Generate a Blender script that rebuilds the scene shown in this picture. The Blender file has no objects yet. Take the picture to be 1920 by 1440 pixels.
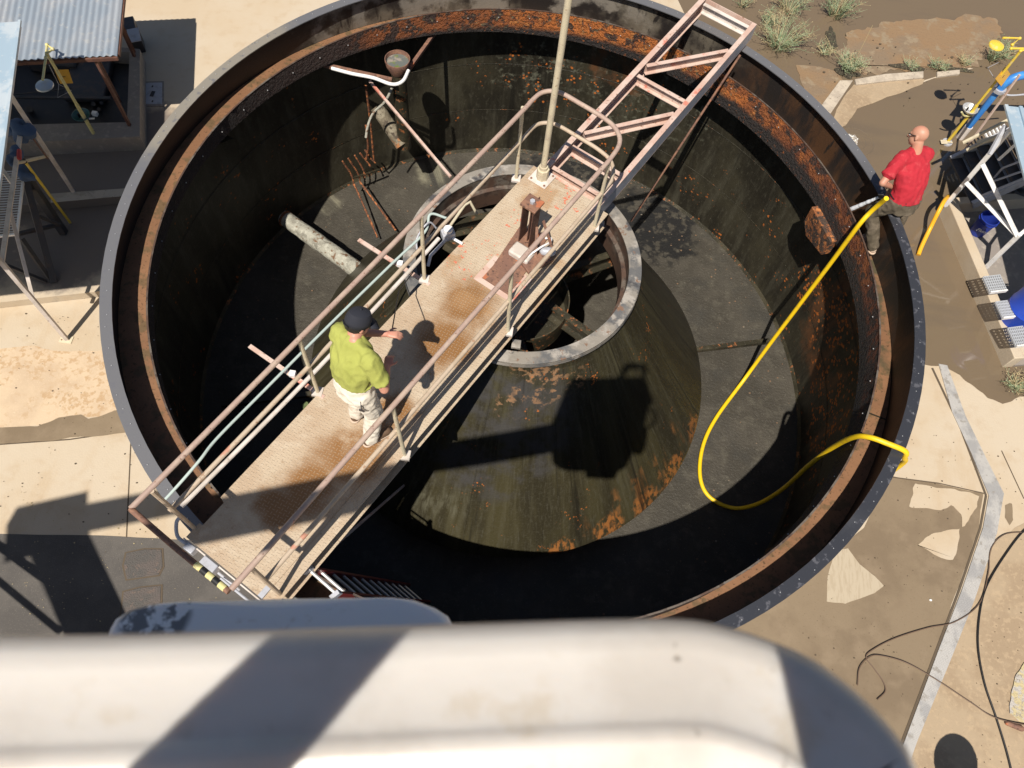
import bpy, math, random
from math import sin, cos, pi, radians, hypot
from mathutils import Vector as V, Matrix, noise
random.seed(7)
SC = bpy.context.scene
COL = SC.collection

# ------------------------------------------------------------------ camera
FPX = 1441.6
R_ = V((0.9887772, 0.13431955, 0.06540572)).normalized()
F_ = V((0.0, 0.43779626, -0.89907421)).normalized()
U_ = R_.cross(F_).normalized()
CAMZ = 7.19
CAMP = V((0, 0, CAMZ))
cd = bpy.data.cameras.new('camera'); cam = bpy.data.objects.new('camera', cd); COL.objects.link(cam)
m = Matrix((R_, U_, -F_)).transposed().to_4x4(); m.translation = CAMP
cam.matrix_world = m
cd.sensor_width = 36; cd.lens = 36 * FPX / 1920; cd.clip_start = 0.02; cd.clip_end = 500
cd.dof.use_dof = True; cd.dof.focus_distance = 8.0; cd.dof.aperture_fstop = 6.0
SC.camera = cam

# ------------------------------------------------------------------ sky, sun, exposure
SUN = V((0.15184, 0.47647, -0.86598)).normalized()
w = bpy.data.worlds.new('World'); SC.world = w; w.use_nodes = True
nt = w.node_tree; bg = nt.nodes['Background']
sky = nt.nodes.new('ShaderNodeTexSky'); sky.sky_type = 'NISHITA'; sky.sun_disc = False
sky.sun_elevation = radians(60); sky.sun_rotation = math.atan2(-SUN.x, -SUN.y)
sky.air_density = 1.0; sky.dust_density = 1.0
nt.links.new(sky.outputs[0], bg.inputs[0]); bg.inputs[1].default_value = 0.052
sd = bpy.data.lights.new('sun', 'SUN'); sd.energy = 5.0; sd.angle = radians(0.53); sd.color = (1.0, 0.93, 0.83)
so = bpy.data.objects.new('sun', sd); COL.objects.link(so)
so.rotation_euler = SUN.to_track_quat('-Z', 'Y').to_euler()
SC.view_settings.view_transform = 'Standard'; SC.view_settings.look = 'None'
SC.view_settings.exposure = 0.22; SC.view_settings.gamma = 1.0

# ------------------------------------------------------------------ geometry of the place (metres)
CX, CY = -0.0895, 5.2583          # tank axis
G = -2.9                          # ground level on the right; tank rim is z = 0
DV = V((0.469, 0.883, 0)); NV = V((0.883, -0.469, 0))   # along / across the bridge
ZW = 0.29                         # bridge deck level

def at(u, v, z):
    "world point on the horizontal plane z seen at photo pixel (u, v)"
    d = R_ * ((u - 960) / FPX) - U_ * ((v - 720) / FPX) + F_
    t = (z - CAMZ) / d.z
    p = d * t + CAMP
    return V((p.x, p.y, z))
def atr(u, v, r):
    "point on the far side of the tank, seen at photo pixel (u, v), at radius r from the axis"
    d = R_ * ((u - 960) / FPX) - U_ * ((v - 720) / FPX) + F_; ox, oy = -CX, -CY
    a = d.x ** 2 + d.y ** 2; b = ox * d.x + oy * d.y; t = (-b + math.sqrt(b * b - a * (ox * ox + oy * oy - r * r))) / a
    return CAMP + d * t
def W(s, n, z): return V((CX, CY, 0)) + DV * s + NV * n + V((0, 0, z))
def rad(p): return hypot(p.x - CX, p.y - CY)
def PC(r, deg, z): return V((CX + r * cos(radians(deg)), CY + r * sin(radians(deg)), z))

# ------------------------------------------------------------------ materials
def _ramp(N, L, src, lo, hi):
    r = N.new('ShaderNodeMapRange'); r.inputs['From Min'].default_value = lo; r.inputs['From Max'].default_value = hi
    r.interpolation_type = 'SMOOTHSTEP'; L.new(src, r.inputs['Value']); return r.outputs[0]
def _math(N, L, op, a, b=None):
    n = N.new('ShaderNodeMath'); n.operation = op
    for i, x in enumerate((a, b)):
        if x is None: continue
        if isinstance(x, (int, float)): n.inputs[i].default_value = x
        else: L.new(x, n.inputs[i])
    return n.outputs[0]
def _tex(N, L, pos, kind, scale, stretch=(1, 1, 1), detail=5, rot=0.0):
    mp = N.new('ShaderNodeMapping'); mp.inputs['Scale'].default_value = stretch
    mp.inputs['Rotation'].default_value = (0, 0, rot); L.new(pos, mp.inputs[0])
    if kind == 'noise':
        t = N.new('ShaderNodeTexNoise'); t.inputs['Scale'].default_value = scale; t.inputs['Detail'].default_value = detail
        t.inputs['Roughness'].default_value = 0.6
        L.new(mp.outputs[0], t.inputs['Vector']); return t.outputs['Fac']
    t = N.new('ShaderNodeTexVoronoi'); t.inputs['Scale'].default_value = scale
    if kind == 'crack': t.feature = 'DISTANCE_TO_EDGE'
    L.new(mp.outputs[0], t.inputs['Vector']); return t.outputs['Distance']
def _cyl(N, L, pos):
    "unrolled coordinates round the tank axis: (arc, height, radius)"
    vs = N.new('ShaderNodeSeparateXYZ'); L.new(pos, vs.inputs[0])
    x = _math(N, L, 'SUBTRACT', vs.outputs[0], CX); y = _math(N, L, 'SUBTRACT', vs.outputs[1], CY)
    th = _math(N, L, 'MULTIPLY', _math(N, L, 'ARCTAN2', y, x), 3.2)
    cb = N.new('ShaderNodeCombineXYZ'); cb.name = 'cyl'; L.new(th, cb.inputs[0]); L.new(vs.outputs[2], cb.inputs[1])
    return cb.outputs[0]
def _mask(N, L, pos, sep, d):
    m = _ramp(N, L, _tex(N, L, _cyl(N, L, pos) if d.get('cyl') else pos, d.get('k', 'noise'), d.get('s', 3), d.get('st', (1, 1, 1)), d.get('det', 5), d.get('rot', 0)), d.get('lo', .45), d.get('hi', .6))
    if 'mul' in d:
        for e in (d['mul'] if isinstance(d['mul'], list) else [d['mul']]): m = _math(N, L, 'MULTIPLY', m, _mask(N, L, pos, sep, e))
    if 'z' in d: m = _math(N, L, 'MULTIPLY', m, _ramp(N, L, sep.outputs[2], *d['z']))
    if 'at' in d:
        acc = None; nz = _tex(N, L, pos, 'noise', d.get('ns', 4))
        for (x, y, z, r) in d['at']:
            vd = N.new('ShaderNodeVectorMath'); vd.operation = 'DISTANCE'; L.new(pos, vd.inputs[0]); vd.inputs[1].default_value = (x, y, z)
            q = _math(N, L, 'ADD', vd.outputs['Value'], _math(N, L, 'MULTIPLY', _math(N, L, 'SUBTRACT', nz, .5), d.get('amp', r * 1.2)))
            q = _ramp(N, L, q, r, r * d.get('soft', .7))
            acc = q if acc is None else _math(N, L, 'MAXIMUM', acc, q)
        m = _math(N, L, 'MULTIPLY', m, acc)
    if 'f' in d: m = _math(N, L, 'MULTIPLY', m, d['f'])
    return m
def M(name, c, rough=.6, metal=0, layers=(), bump=(), spec=.5, plate=None):
    mt = bpy.data.materials.new(name); mt.use_nodes = True
    N, L = mt.node_tree.nodes, mt.node_tree.links
    b = N['Principled BSDF']; geo = N.new('ShaderNodeNewGeometry'); pos = geo.outputs['Position']
    sep = N.new('ShaderNodeSeparateXYZ'); L.new(pos, sep.inputs[0])
    b.inputs['Specular IOR Level'].default_value = spec
    col = N.new('ShaderNodeRGB'); col.outputs[0].default_value = (*c, 1); col = col.outputs[0]
    rg = N.new('ShaderNodeValue'); rg.outputs[0].default_value = rough; rg = rg.outputs[0]
    for d in layers:
        m = _mask(N, L, pos, sep, d)
        x = N.new('ShaderNodeMix'); x.data_type = 'RGBA'; L.new(m, x.inputs[0]); L.new(col, x.inputs[6]); x.inputs[7].default_value = (*d['c'], 1); col = x.outputs[2]
        if 'r' in d:
            y = N.new('ShaderNodeMix'); L.new(m, y.inputs[0]); L.new(rg, y.inputs[2]); y.inputs[3].default_value = d['r']; rg = y.outputs[0]
    L.new(col, b.inputs['Base Color']); L.new(rg, b.inputs['Roughness']); b.inputs['Metallic'].default_value = metal
    h = None
    for d in bump:
        q = _tex(N, L, _cyl(N, L, pos) if d.get('cyl') else pos, d.get('k', 'noise'), d['s'], d.get('st', (1, 1, 1)), d.get('det', 5), d.get('rot', 0))
        if 'lo' in d: q = _ramp(N, L, q, d['lo'], d['hi'])
        q = _math(N, L, 'MULTIPLY', q, d['h']); h = q if h is None else _math(N, L, 'ADD', h, q)
    if plate:      # raised tread pattern of chequer plate, pitch in metres
        mp = N.new('ShaderNodeMapping'); mp.inputs['Rotation'].default_value = (0, 0, plate[1]); mp.inputs['Scale'].default_value = (1 / plate[0],) * 3
        L.new(pos, mp.inputs[0]); s2 = N.new('ShaderNodeSeparateXYZ'); L.new(mp.outputs[0], s2.inputs[0])
        u, v = s2.outputs[0], s2.outputs[1]
        par = _math(N, L, 'PINGPONG', _math(N, L, 'ADD', _math(N, L, 'FLOOR', u), _math(N, L, 'FLOOR', v)), 1)
        fu = _math(N, L, 'ABSOLUTE', _math(N, L, 'SUBTRACT', _math(N, L, 'FRACT', u), .5)); fv = _math(N, L, 'ABSOLUTE', _math(N, L, 'SUBTRACT', _math(N, L, 'FRACT', v), .5))
        def loz(a, b_): return _math(N, L, 'MULTIPLY', _ramp(N, L, a, .44, .34), _ramp(N, L, b_, .16, .08))
        q = _math(N, L, 'ADD', _math(N, L, 'MULTIPLY', loz(fu, fv), par), _math(N, L, 'MULTIPLY', loz(fv, fu), _math(N, L, 'SUBTRACT', 1, par)))
        h2 = _math(N, L, 'MULTIPLY', q, .0028); h = h2 if h is None else _math(N, L, 'ADD', h, h2)
        x = N.new('ShaderNodeMix'); x.data_type = 'RGBA'; L.new(_math(N, L, 'MULTIPLY', q, plate[2]), x.inputs[0]); L.new(col, x.inputs[6]); x.inputs[7].default_value = (*plate[3], 1)
        L.new(x.outputs[2], b.inputs['Base Color'])
    if h is not None:
        bn = N.new('ShaderNodeBump'); bn.inputs['Strength'].default_value = 1; bn.inputs['Distance'].default_value = 1
        L.new(h, bn.inputs['Height']); L.new(bn.outputs[0], b.inputs['Normal'])
    return mt

RUST = (.30, .085, .022); RUSTD = (.11, .035, .015); BEIGE = (.50, .40, .30); PINK = (.60, .46, .39)
blobs = dict(k='vor', s=15, lo=.36, hi=.26, c=(.50, .15, .03), r=.7)
MT = dict(
 concrete=M('pale_concrete', (.51, .43, .325), .85, layers=[dict(s=.5, lo=.40, hi=.64, c=(.48, .38, .26), f=.8), dict(s=4, lo=.5, hi=.75, c=(.43, .325, .215), f=.45), dict(s=2.2, st=(1, .25, 1), lo=.55, hi=.7, c=(.45, .34, .22), f=.5), dict(s=60, lo=.6, hi=.8, c=(.42, .33, .24), f=.5)], bump=[dict(s=40, h=.002), dict(s=5, h=.004)]),
 shadec=M('shade_tinted_concrete', (.51, .43, .325), .85, layers=[dict(s=.5, lo=.40, hi=.64, c=(.48, .38, .26), f=.8), dict(s=4, lo=.5, hi=.75, c=(.43, .325, .215), f=.45), dict(s=1.5, lo=.25, hi=.4, c=(.15, .125, .11), f=.92, at=[(-7.2, 7.2, -2.8, 1.5), (-7.0, 6.0, -2.9, .8), (-8.4, 6.3, -2.9, 1.4), (-6.4, 8.2, -2.8, .9)], amp=.6)], bump=[dict(s=40, h=.002)]),  # dark blotch layer paints extra shade in below the shed and canopy
 concrete_spot=M('spotted_concrete', (.57, .44, .30), .85, layers=[dict(s=1.2, lo=.42, hi=.62, c=(.50, .38, .26)), dict(s=14, lo=.48, hi=.6, c=(.42, .27, .14), f=.75, mul=dict(s=1.1, lo=.42, hi=.55)), dict(s=40, lo=.58, hi=.7, c=(.66, .52, .36), f=.6)], bump=[dict(s=40, h=.002)]),
 old_concrete=M('weathered_concrete', (.26, .23, .20), .9, layers=[dict(s=1.5, lo=.4, hi=.65, c=(.24, .21, .19)), dict(s=9, lo=.5, hi=.7, c=(.40, .35, .29), f=.6), dict(s=35, lo=.6, hi=.75, c=(.15, .13, .12), f=.6)], bump=[dict(s=35, h=.003)]),
 curb=M('curb_concrete', (.50, .43, .34), .9, layers=[dict(s=5, lo=.45, hi=.62, c=(.40, .34, .27)), dict(s=30, lo=.6, hi=.72, c=(.2, .16, .12))], bump=[dict(s=30, h=.004)]),
 wet=M('wet_concrete', (.235, .178, .115), .42, layers=[dict(s=1.3, lo=.4, hi=.62, c=(.20, .15, .098), r=.3), dict(s=3, lo=.48, hi=.72, c=(.27, .205, .135), r=.5, f=.6), dict(s=45, lo=.6, hi=.72, c=(.16, .12, .07), f=.7)], bump=[dict(s=40, h=.0015)]),
 tan=M('tan_concrete', (.38, .29, .19), .75, layers=[dict(s=1.6, lo=.42, hi=.6, c=(.32, .235, .15)), dict(s=16, lo=.5, hi=.65, c=(.44, .33, .21), f=.6), dict(s=50, lo=.62, hi=.75, c=(.25, .17, .10))], bump=[dict(s=40, h=.002)]),
 fan=M('scraped_concrete', (.44, .37, .27), .8, layers=[dict(s=12, st=(3, .5, 1), lo=.45, hi=.62, c=(.37, .30, .21), f=.7)]),
 asphalt=M('asphalt', (.085, .078, .072), .9, layers=[dict(s=2, lo=.4, hi=.65, c=(.11, .10, .09)), dict(s=90, lo=.55, hi=.7, c=(.19, .17, .15), f=.6)], bump=[dict(s=90, h=.004)]),
 splash=M('foamy_water', (.30, .25, .19), .2, layers=[dict(s=40, lo=.5, hi=.56, c=(.8, .78, .74))]),
 litter=M('muddy_litter', (.05, .042, .028), .95, layers=[dict(s=30, lo=.5, hi=.6, c=(.13, .11, .07)), dict(s=12, lo=.55, hi=.65, c=(.09, .10, .05))], bump=[dict(s=35, h=.03)]),
 scale=M('rust_scale', (.16, .10, .06), .8, layers=[dict(s=8, lo=.56, hi=.62, c=(.22, .20, .16))]),
 mud=M('muddy_water', (.165, .122, .080), .05, layers=[dict(s=.35, lo=.35, hi=.7, c=(.165, .124, .080)), dict(s=1.2, st=(.4, 1.6, 1), lo=.5, hi=.7, c=(.135, .104, .074), f=.6)], bump=[dict(s=2.5, h=.0015)], spec=.5),
 bank=M('mud_bank', (.215, .155, .10), .7, layers=[dict(s=1.2, lo=.42, hi=.58, c=(.26, .17, .095), r=.5), dict(s=4, lo=.52, hi=.66, c=(.28, .215, .14)), dict(s=3, st=(.4, 2, 1), lo=.55, hi=.68, c=(.27, .16, .085), f=.5), dict(s=40, lo=.6, hi=.72, c=(.15, .10, .06))], bump=[dict(s=18, h=.008)]),
 flange=M('galvanised_flange', (.185, .185, .195), .4, .3, layers=[dict(s=.5, lo=.3, hi=.4, c=(.052, .055, .066), r=.3, at=[(4.6, 4.5, 0, 3.2), (2.6, 1.2, 0, 2.4)], amp=.6, soft=.6), dict(s=.5, lo=.3, hi=.4, c=(.32, .29, .24), at=[(-4.2, 7.0, 0, 1.5)], amp=.6), dict(s=11, lo=.56, hi=.64, c=(.17, .17, .19), f=.7), dict(s=70, lo=.68, hi=.72, c=(.4, .38, .34))], bump=[dict(s=60, h=.001)]),
 shell=M('stained_steel_shell', (.020, .017, .016), .5, layers=[dict(s=2.4, st=(1, 1, .3), lo=.42, hi=.6, c=(.08, .040, .020), at=[(4, 6.5, -.3, 3.2)], amp=1), dict(s=1.2, lo=.45, hi=.62, c=(.15, .13, .10), f=.9, at=[(-.6, 9.8, -.3, 3.6)], amp=1), dict(s=12, st=(1, 1, .3), lo=.52, hi=.66, c=(.02, .017, .015)), dict(s=2.2, lo=.48, hi=.60, c=(.24, .215, .18), f=.85, at=[(-1.4, 9.8, -.2, 3.0)], amp=1.2)], bump=[dict(s=30, h=.003)]),
 launder=M('launder_rust', (.20, .10, .05), .6, layers=[dict(s=1.2, lo=.42, hi=.58, c=(.235, .12, .06)), dict(s=6, lo=.5, hi=.62, c=(.11, .075, .035), f=.8), dict(s=30, lo=.58, hi=.68, c=(.08, .045, .02)), dict(s=3, lo=.40, hi=.55, c=(.075, .06, .032), at=[(3.9, 6.2, -.5, 1.6)], amp=.9)], bump=[dict(s=30, h=.004)]),
 weir=M('flaking_rust', (.050, .028, .022), .75, layers=[dict(s=4, st=(1, 1, .5), lo=.34, hi=.42, c=(.50, .155, .035), at=[(.6, 9.4, -.4, 2.2), (2.4, 8.6, -.4, 1.6)], amp=.8), dict(s=4, lo=.42, hi=.5, c=(.30, .095, .03), at=[(-1.6, 9.2, -.4, 1.6), (3.6, 7.4, -.4, 2.2), (2.6, 8.4, -.4, 1.5), (4.05, 6.9, -.8, .9)], amp=.8), dict(s=6, lo=.5, hi=.54, c=(.16, .05, .022), mul=dict(s=1, lo=.3, hi=.4, at=[(3.9, 6.2, -.4, 2.6)])), dict(s=7, lo=.52, hi=.58, c=(.055, .035, .028), f=.95), dict(s=9, lo=.56, hi=.64, c=(.50, .19, .05), mul=dict(s=1, lo=.3, hi=.4, at=[(.8, 9.2, -.4, 2.6)])), dict(s=14, lo=.58, hi=.66, c=(.30, .24, .13), f=.6, at=[(0, 9.4, -.4, 3)]), dict(s=22, lo=.3, hi=.42, c=(.03, .024, .022), z=(-.46, -.58))], bump=[dict(s=24, h=.02, lo=.4, hi=.6), dict(s=80, h=.004)]),
 wall=M('mossy_tank_wall', (.021, .0185, .013), .5, layers=[dict(cyl=1, s=1.4, st=(1, .5, 1), lo=.40, hi=.66, c=(.046, .041, .026)), dict(cyl=1, s=7, st=(1, .12, 1), lo=.46, hi=.72, c=(.075, .070, .050), f=.7), dict(cyl=1, s=26, st=(1, .3, 1), lo=.52, hi=.72, c=(.085, .080, .058), f=.5), dict(cyl=1, s=4, st=(1, .06, 1), lo=.56, hi=.70, c=(.010, .009, .007), f=.8),
    dict(s=12, lo=.50, hi=.66, c=(.15, .15, .11), f=.75, mul=dict(s=3, lo=.45, hi=.6), at=[(1.4, 9.6, -1.3, 1.3), (-.3, 9.8, -1.5, .8)], amp=1.2), dict(cyl=1, s=3, st=(1, .3, 1), lo=.44, hi=.62, c=(.15, .065, .028), f=.75, at=[(.9, 9.7, -1.1, .6), (4.3, 6.0, -2.0, 1.1), (4.35, 5.0, -2.4, .8)], amp=.8),
    dict(blobs, mul=[dict(s=1.7, lo=.57, hi=.62), dict(s=7, lo=.48, hi=.54)]), dict(blobs, s=16, lo=.46, hi=.36, mul=[dict(s=7, lo=.47, hi=.52), dict(s=3.5, lo=.46, hi=.51, at=[(4.35, 5.9, -1.8, 1.1), (4.42, 5.1, -2.3, .9), (4.2, 6.9, -2.2, .5)], amp=.5)])],
    bump=[dict(cyl=1, s=8, st=(1, .2, 1), h=.010), dict(s=30, h=.005)], spec=.3),
 floor=M('tank_floor', (.050, .045, .036), .5, layers=[dict(s=1.3, lo=.42, hi=.62, c=(.068, .061, .049)), dict(s=6, lo=.5, hi=.7, c=(.095, .087, .068), f=.6), dict(s=1.4, lo=.50, hi=.72, c=(.045, .044, .04), r=.3, f=.7), dict(s=60, lo=.64, hi=.7, c=(.3, .29, .24), f=.5), dict(cyl=1, s=5, st=(1, 1, 1), lo=.40, hi=.68, c=(.33, .31, .22), f=.8, at=[(-1.9, 9.05, -3.42, .42), (-3.5, 8.0, -3.42, .26)], amp=.4, soft=.3), dict(s=5, lo=.4, hi=.5, c=(.02, .02, .02), r=.08, at=[(.3, 8.9, -3.42, 1.2), (2.0, 8.6, -3.42, .9)], amp=1)], bump=[dict(s=26, h=.012), dict(s=90, h=.003)], spec=.3),
 skirt=M('skirt_steel', (.030, .026, .015), .42, layers=[dict(cyl=1, s=1.8, st=(1, .3, 1), lo=.40, hi=.66, c=(.054, .047, .023)), dict(cyl=1, s=9, st=(1, .07, 1), lo=.46, hi=.72, c=(.078, .071, .042), f=.65), dict(s=30, lo=.5, hi=.7, c=(.075, .07, .05), f=.4), dict(cyl=1, s=24, st=(1, .2, 1), lo=.52, hi=.72, c=(.085, .080, .058), f=.5), dict(s=3, lo=.40, hi=.6, c=(.062, .060, .060), f=.8, r=.28, at=[(-.2, 3.2, -1.0, 1.3), (-.9, 3.4, -1.4, .8)], amp=.6),
    dict(cyl=1, s=4, st=(1, .18, 1), lo=.48, hi=.60, c=(.22, .10, .035), f=.85, mul=dict(s=5, lo=.42, hi=.56), at=[(2.2, 3.6, -2.8, .75), (2.5, 4.2, -2.8, .7), (1.7, 3.1, -2.8, .6)], amp=.5), dict(s=12, lo=.50, hi=.60, c=(.30, .17, .09), f=.85, mul=dict(s=4, lo=.42, hi=.5), at=[(.35, 3.75, -.5, .5), (.85, 3.85, -.55, .35), (0, 3.5, -.8, .3)], amp=.4), dict(cyl=1, s=12, st=(1, .6, 1), lo=.44, hi=.56, c=(.30, .12, .035), f=.9, at=[(1.6, 2.95, -2.8, .28), (2.1, 3.35, -2.8, .3), (2.5, 3.9, -2.8, .3), (2.72, 4.6, -2.8, .25), (1.0, 2.6, -2.85, .2)], amp=.3), dict(blobs, s=26, f=.7, mul=[dict(s=1.6, lo=.58, hi=.64), dict(s=8, lo=.52, hi=.57)]),
    dict(cyl=1, s=10, st=(1, .35, 1), lo=.42, hi=.66, c=(.12, .115, .08), f=.7, at=[(-.85, 2.85, -2.3, .42), (-.55, 2.7, -2.2, .4)], amp=.4, soft=.3), dict(cyl=1, s=5, st=(1, .05, 1), lo=.58, hi=.72, c=(.011, .010, .008), f=.85)],
    bump=[dict(cyl=1, s=10, st=(1, .12, 1), h=.006), dict(s=40, h=.005)], spec=.35),
 ring=M('ring_paint', (.26, .235, .20), .55, layers=[dict(s=2.2, lo=.46, hi=.6, c=(.12, .12, .12)), dict(s=5, lo=.5, hi=.62, c=(.36, .33, .29)), dict(s=11, lo=.60, hi=.68, c=(.20, .12, .08)), dict(s=3, lo=.56, hi=.64, c=(.05, .05, .055), f=.9)], bump=[dict(s=18, h=.006)]),
 ringin=M('ring_inside', (.085, .05, .035), .55, layers=[dict(s=3, lo=.45, hi=.6, c=(.13, .11, .09), z=(-.6, -.4)), dict(s=9, lo=.5, hi=.62, c=(.05, .032, .025))], bump=[dict(s=30, h=.004)]),
 slime=M('slimy_steel', (.030, .027, .017), .4, layers=[dict(s=3, lo=.45, hi=.6, c=(.055, .048, .03)), dict(s=14, lo=.56, hi=.64, c=(.30, .11, .04), mul=dict(s=2.5, lo=.45, hi=.55)), dict(s=40, lo=.6, hi=.7, c=(.16, .15, .12), f=.6)], bump=[dict(s=40, h=.006)]),
 deck=M('tread_plate', (.48, .385, .275), .62, layers=[dict(s=1.6, lo=.42, hi=.62, c=(.41, .30, .20), f=.8), dict(s=26, lo=.58, hi=.68, c=(.30, .20, .12), f=.6), dict(s=7, lo=.5, hi=.68, c=(.52, .43, .32), f=.7), dict(s=2.2, lo=.28, hi=.46, c=(.25, .125, .045), r=.35, at=[(-1.40, 2.35, ZW, .46), (-1.7, 2.0, ZW, .42), (-.75, 3.70, ZW, .44), (-.55, 4.2, ZW, .42), (-1.1, 2.9, ZW, .3), (-.35, 4.55, ZW, .22), (-1.9, 1.75, ZW, .3)], amp=.45, soft=.35, ns=3), dict(s=1.7, lo=.5, hi=.6, c=(.36, .21, .10), f=.7, at=[(-.3, 4.8, ZW, .8), (.2, 5.6, ZW, .5)], amp=.6),
    dict(s=15, lo=.60, hi=.64, c=(.62, .12, .055), f=.85, at=[(-.6, 4.75, ZW, .36), (-.15, 5.3, ZW, .3), (.3, 5.8, ZW, .28)], amp=.3), dict(s=55, lo=.66, hi=.7, c=(.12, .07, .04), f=.8)], plate=(.036, radians(-28 + 45), .22, (.62, .52, .40))),
 beige=M('beige_paint', BEIGE, .5, layers=[dict(s=5, lo=.5, hi=.62, c=(.44, .345, .25)), dict(s=18, lo=.6, hi=.66, c=(.34, .20, .12), f=.8), dict(s=2.6, lo=.64, hi=.68, c=(.55, .18, .11), f=.6)], bump=[dict(s=50, h=.001)]),
 pink=M('faded_red_paint', PINK, .55, layers=[dict(s=4, lo=.45, hi=.6, c=(.54, .37, .30)), dict(s=2.6, lo=.60, hi=.66, c=(.58, .17, .11), f=.8), dict(s=22, lo=.60, hi=.68, c=(.25, .13, .08), f=.8)], bump=[dict(s=60, h=.001)]),
 railtop=M('chalky_rail_paint', (.40, .285, .235), .55, layers=[dict(s=6, lo=.45, hi=.6, c=(.46, .35, .28)), dict(s=3, lo=.645, hi=.67, c=(.55, .18, .11), f=.8), dict(s=30, lo=.6, hi=.68, c=(.25, .15, .11))]),
 cream=M('cream_paint', (.60, .53, .38), .5, layers=[dict(s=7, lo=.5, hi=.62, c=(.52, .45, .33)), dict(s=20, lo=.6, hi=.68, c=(.35, .24, .15), f=.8)]),
 whitep=M('white_paint', (.84, .83, .82), .45, layers=[dict(s=5, lo=.5, hi=.65, c=(.76, .74, .71)), dict(s=20, lo=.62, hi=.7, c=(.4, .34, .27), f=.7)]),
 offwhite=M('dusty_white_paint', (.68, .61, .56), .5, layers=[dict(s=4, lo=.45, hi=.62, c=(.54, .48, .42)), dict(s=20, lo=.62, hi=.7, c=(.36, .28, .22), f=.7)]),
 greyp=M('grey_enamel', (.42, .43, .47), .4, layers=[dict(s=8, lo=.5, hi=.65, c=(.34, .34, .36))]),
 flake=M('heavy_rust_flakes', (.07, .045, .032), .85, layers=[dict(s=9, lo=.46, hi=.54, c=(.28, .10, .035)), dict(s=16, lo=.52, hi=.6, c=(.05, .032, .025)), dict(s=11, lo=.56, hi=.64, c=(.50, .19, .06))], bump=[dict(s=20, h=.02), dict(s=80, h=.004)]),
 rustdk=M('dark_rust', (.095, .042, .03), .75, layers=[dict(s=8, lo=.45, hi=.6, c=(.13, .06, .04))], bump=[dict(s=40, h=.002)]),
 rust=M('brown_rust', (.19, .10, .07), .75, layers=[dict(s=8, lo=.45, hi=.6, c=(.26, .135, .085)), dict(s=22, lo=.55, hi=.65, c=(.10, .055, .04)), dict(s=5, lo=.62, hi=.66, c=(.50, .15, .06), f=.7)], bump=[dict(s=40, h=.003)]),
 rustbar=M('scaly_rust', (.16, .06, .028), .85, layers=[dict(s=18, lo=.48, hi=.58, c=(.42, .15, .05)), dict(s=30, lo=.55, hi=.62, c=(.05, .03, .02))], bump=[dict(s=45, h=.012)]),
 lime=M('limed_pipe', (.36, .35, .29), .8, layers=[dict(s=5, lo=.50, hi=.68, c=(.20, .19, .155)), dict(s=14, lo=.5, hi=.66, c=(.45, .44, .37)), dict(s=9, lo=.56, hi=.64, c=(.16, .09, .05))], bump=[dict(s=16, h=.025)]),
 oldpipe=M('crusted_pipe', (.15, .125, .085), .8, layers=[dict(s=9, lo=.46, hi=.6, c=(.24, .21, .15)), dict(s=14, lo=.52, hi=.62, c=(.06, .045, .03)), dict(s=8, lo=.5, hi=.6, c=(.34, .14, .05), at=[(-2.2, 8.4, -2.1, .3)])], bump=[dict(s=20, h=.015)]),
 galv=M('galvanised_sheet', (.42, .48, .54), .35, .45, layers=[dict(s=1.5, st=(1, .5, 1), lo=.45, hi=.6, c=(.52, .55, .58)), dict(s=9, lo=.56, hi=.66, c=(.62, .62, .60), f=.7)]),
 bluesheet=M('pale_roof_panel', (.36, .47, .56), .4, .15, layers=[dict(s=3, lo=.5, hi=.62, c=(.50, .57, .62)), dict(s=14, lo=.6, hi=.68, c=(.60, .62, .62), f=.6)]),
 darksteel=M('dark_steel', (.045, .045, .05), .5, layers=[dict(s=7, lo=.5, hi=.62, c=(.07, .055, .05))]),
 dark=M('dark_pit', (.02, .02, .022), .5, layers=[dict(s=3, lo=.5, hi=.65, c=(.035, .03, .028))]),
 blue=M('blue_pipe_paint', (.045, .22, .62), .35, layers=[dict(s=6, lo=.52, hi=.65, c=(.06, .27, .66))]),
 bluepl=M('blue_plastic', (.018, .04, .28), .38), bluedrum=M('blue_drum_plastic', (.02, .07, .50), .35),
 yel=M('yellow_hose_rubber', (.84, .56, .012), .45, layers=[dict(s=9, lo=.54, hi=.66, c=(.66, .43, .03), f=.7), dict(s=40, lo=.62, hi=.7, c=(.30, .22, .06), f=.6)]),
 ycurb=M('worn_yellow_kerb', (.45, .42, .38), .9, layers=[dict(s=9, lo=.46, hi=.54, c=(.50, .42, .24)), dict(s=30, lo=.55, hi=.65, c=(.3, .26, .22))], bump=[dict(s=25, h=.02)]),
 yel2=M('amber_hose_rubber', (.80, .40, .02), .45),
 yelp=M('yellow_paint', (.72, .52, .06), .45, layers=[dict(s=8, lo=.55, hi=.65, c=(.66, .52, .2))]),
 paley=M('pale_yellow_paint', (.64, .58, .26), .5, layers=[dict(s=9, lo=.5, hi=.62, c=(.58, .52, .30)), dict(s=25, lo=.62, hi=.7, c=(.3, .2, .1))]),
 orange=M('amber_sign', (.60, .33, .03), .5), white=M('white_plastic', (.80, .79, .76), .35, layers=[dict(s=14, lo=.6, hi=.7, c=(.55, .5, .45), f=.6)]),
 black=M('black_rubber', (.012, .012, .013), .5), teal=M('teal_conduit', (.42, .50, .47), .5), tealbowl=M('teal_bowl', (.03, .10, .10), .3),
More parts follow.
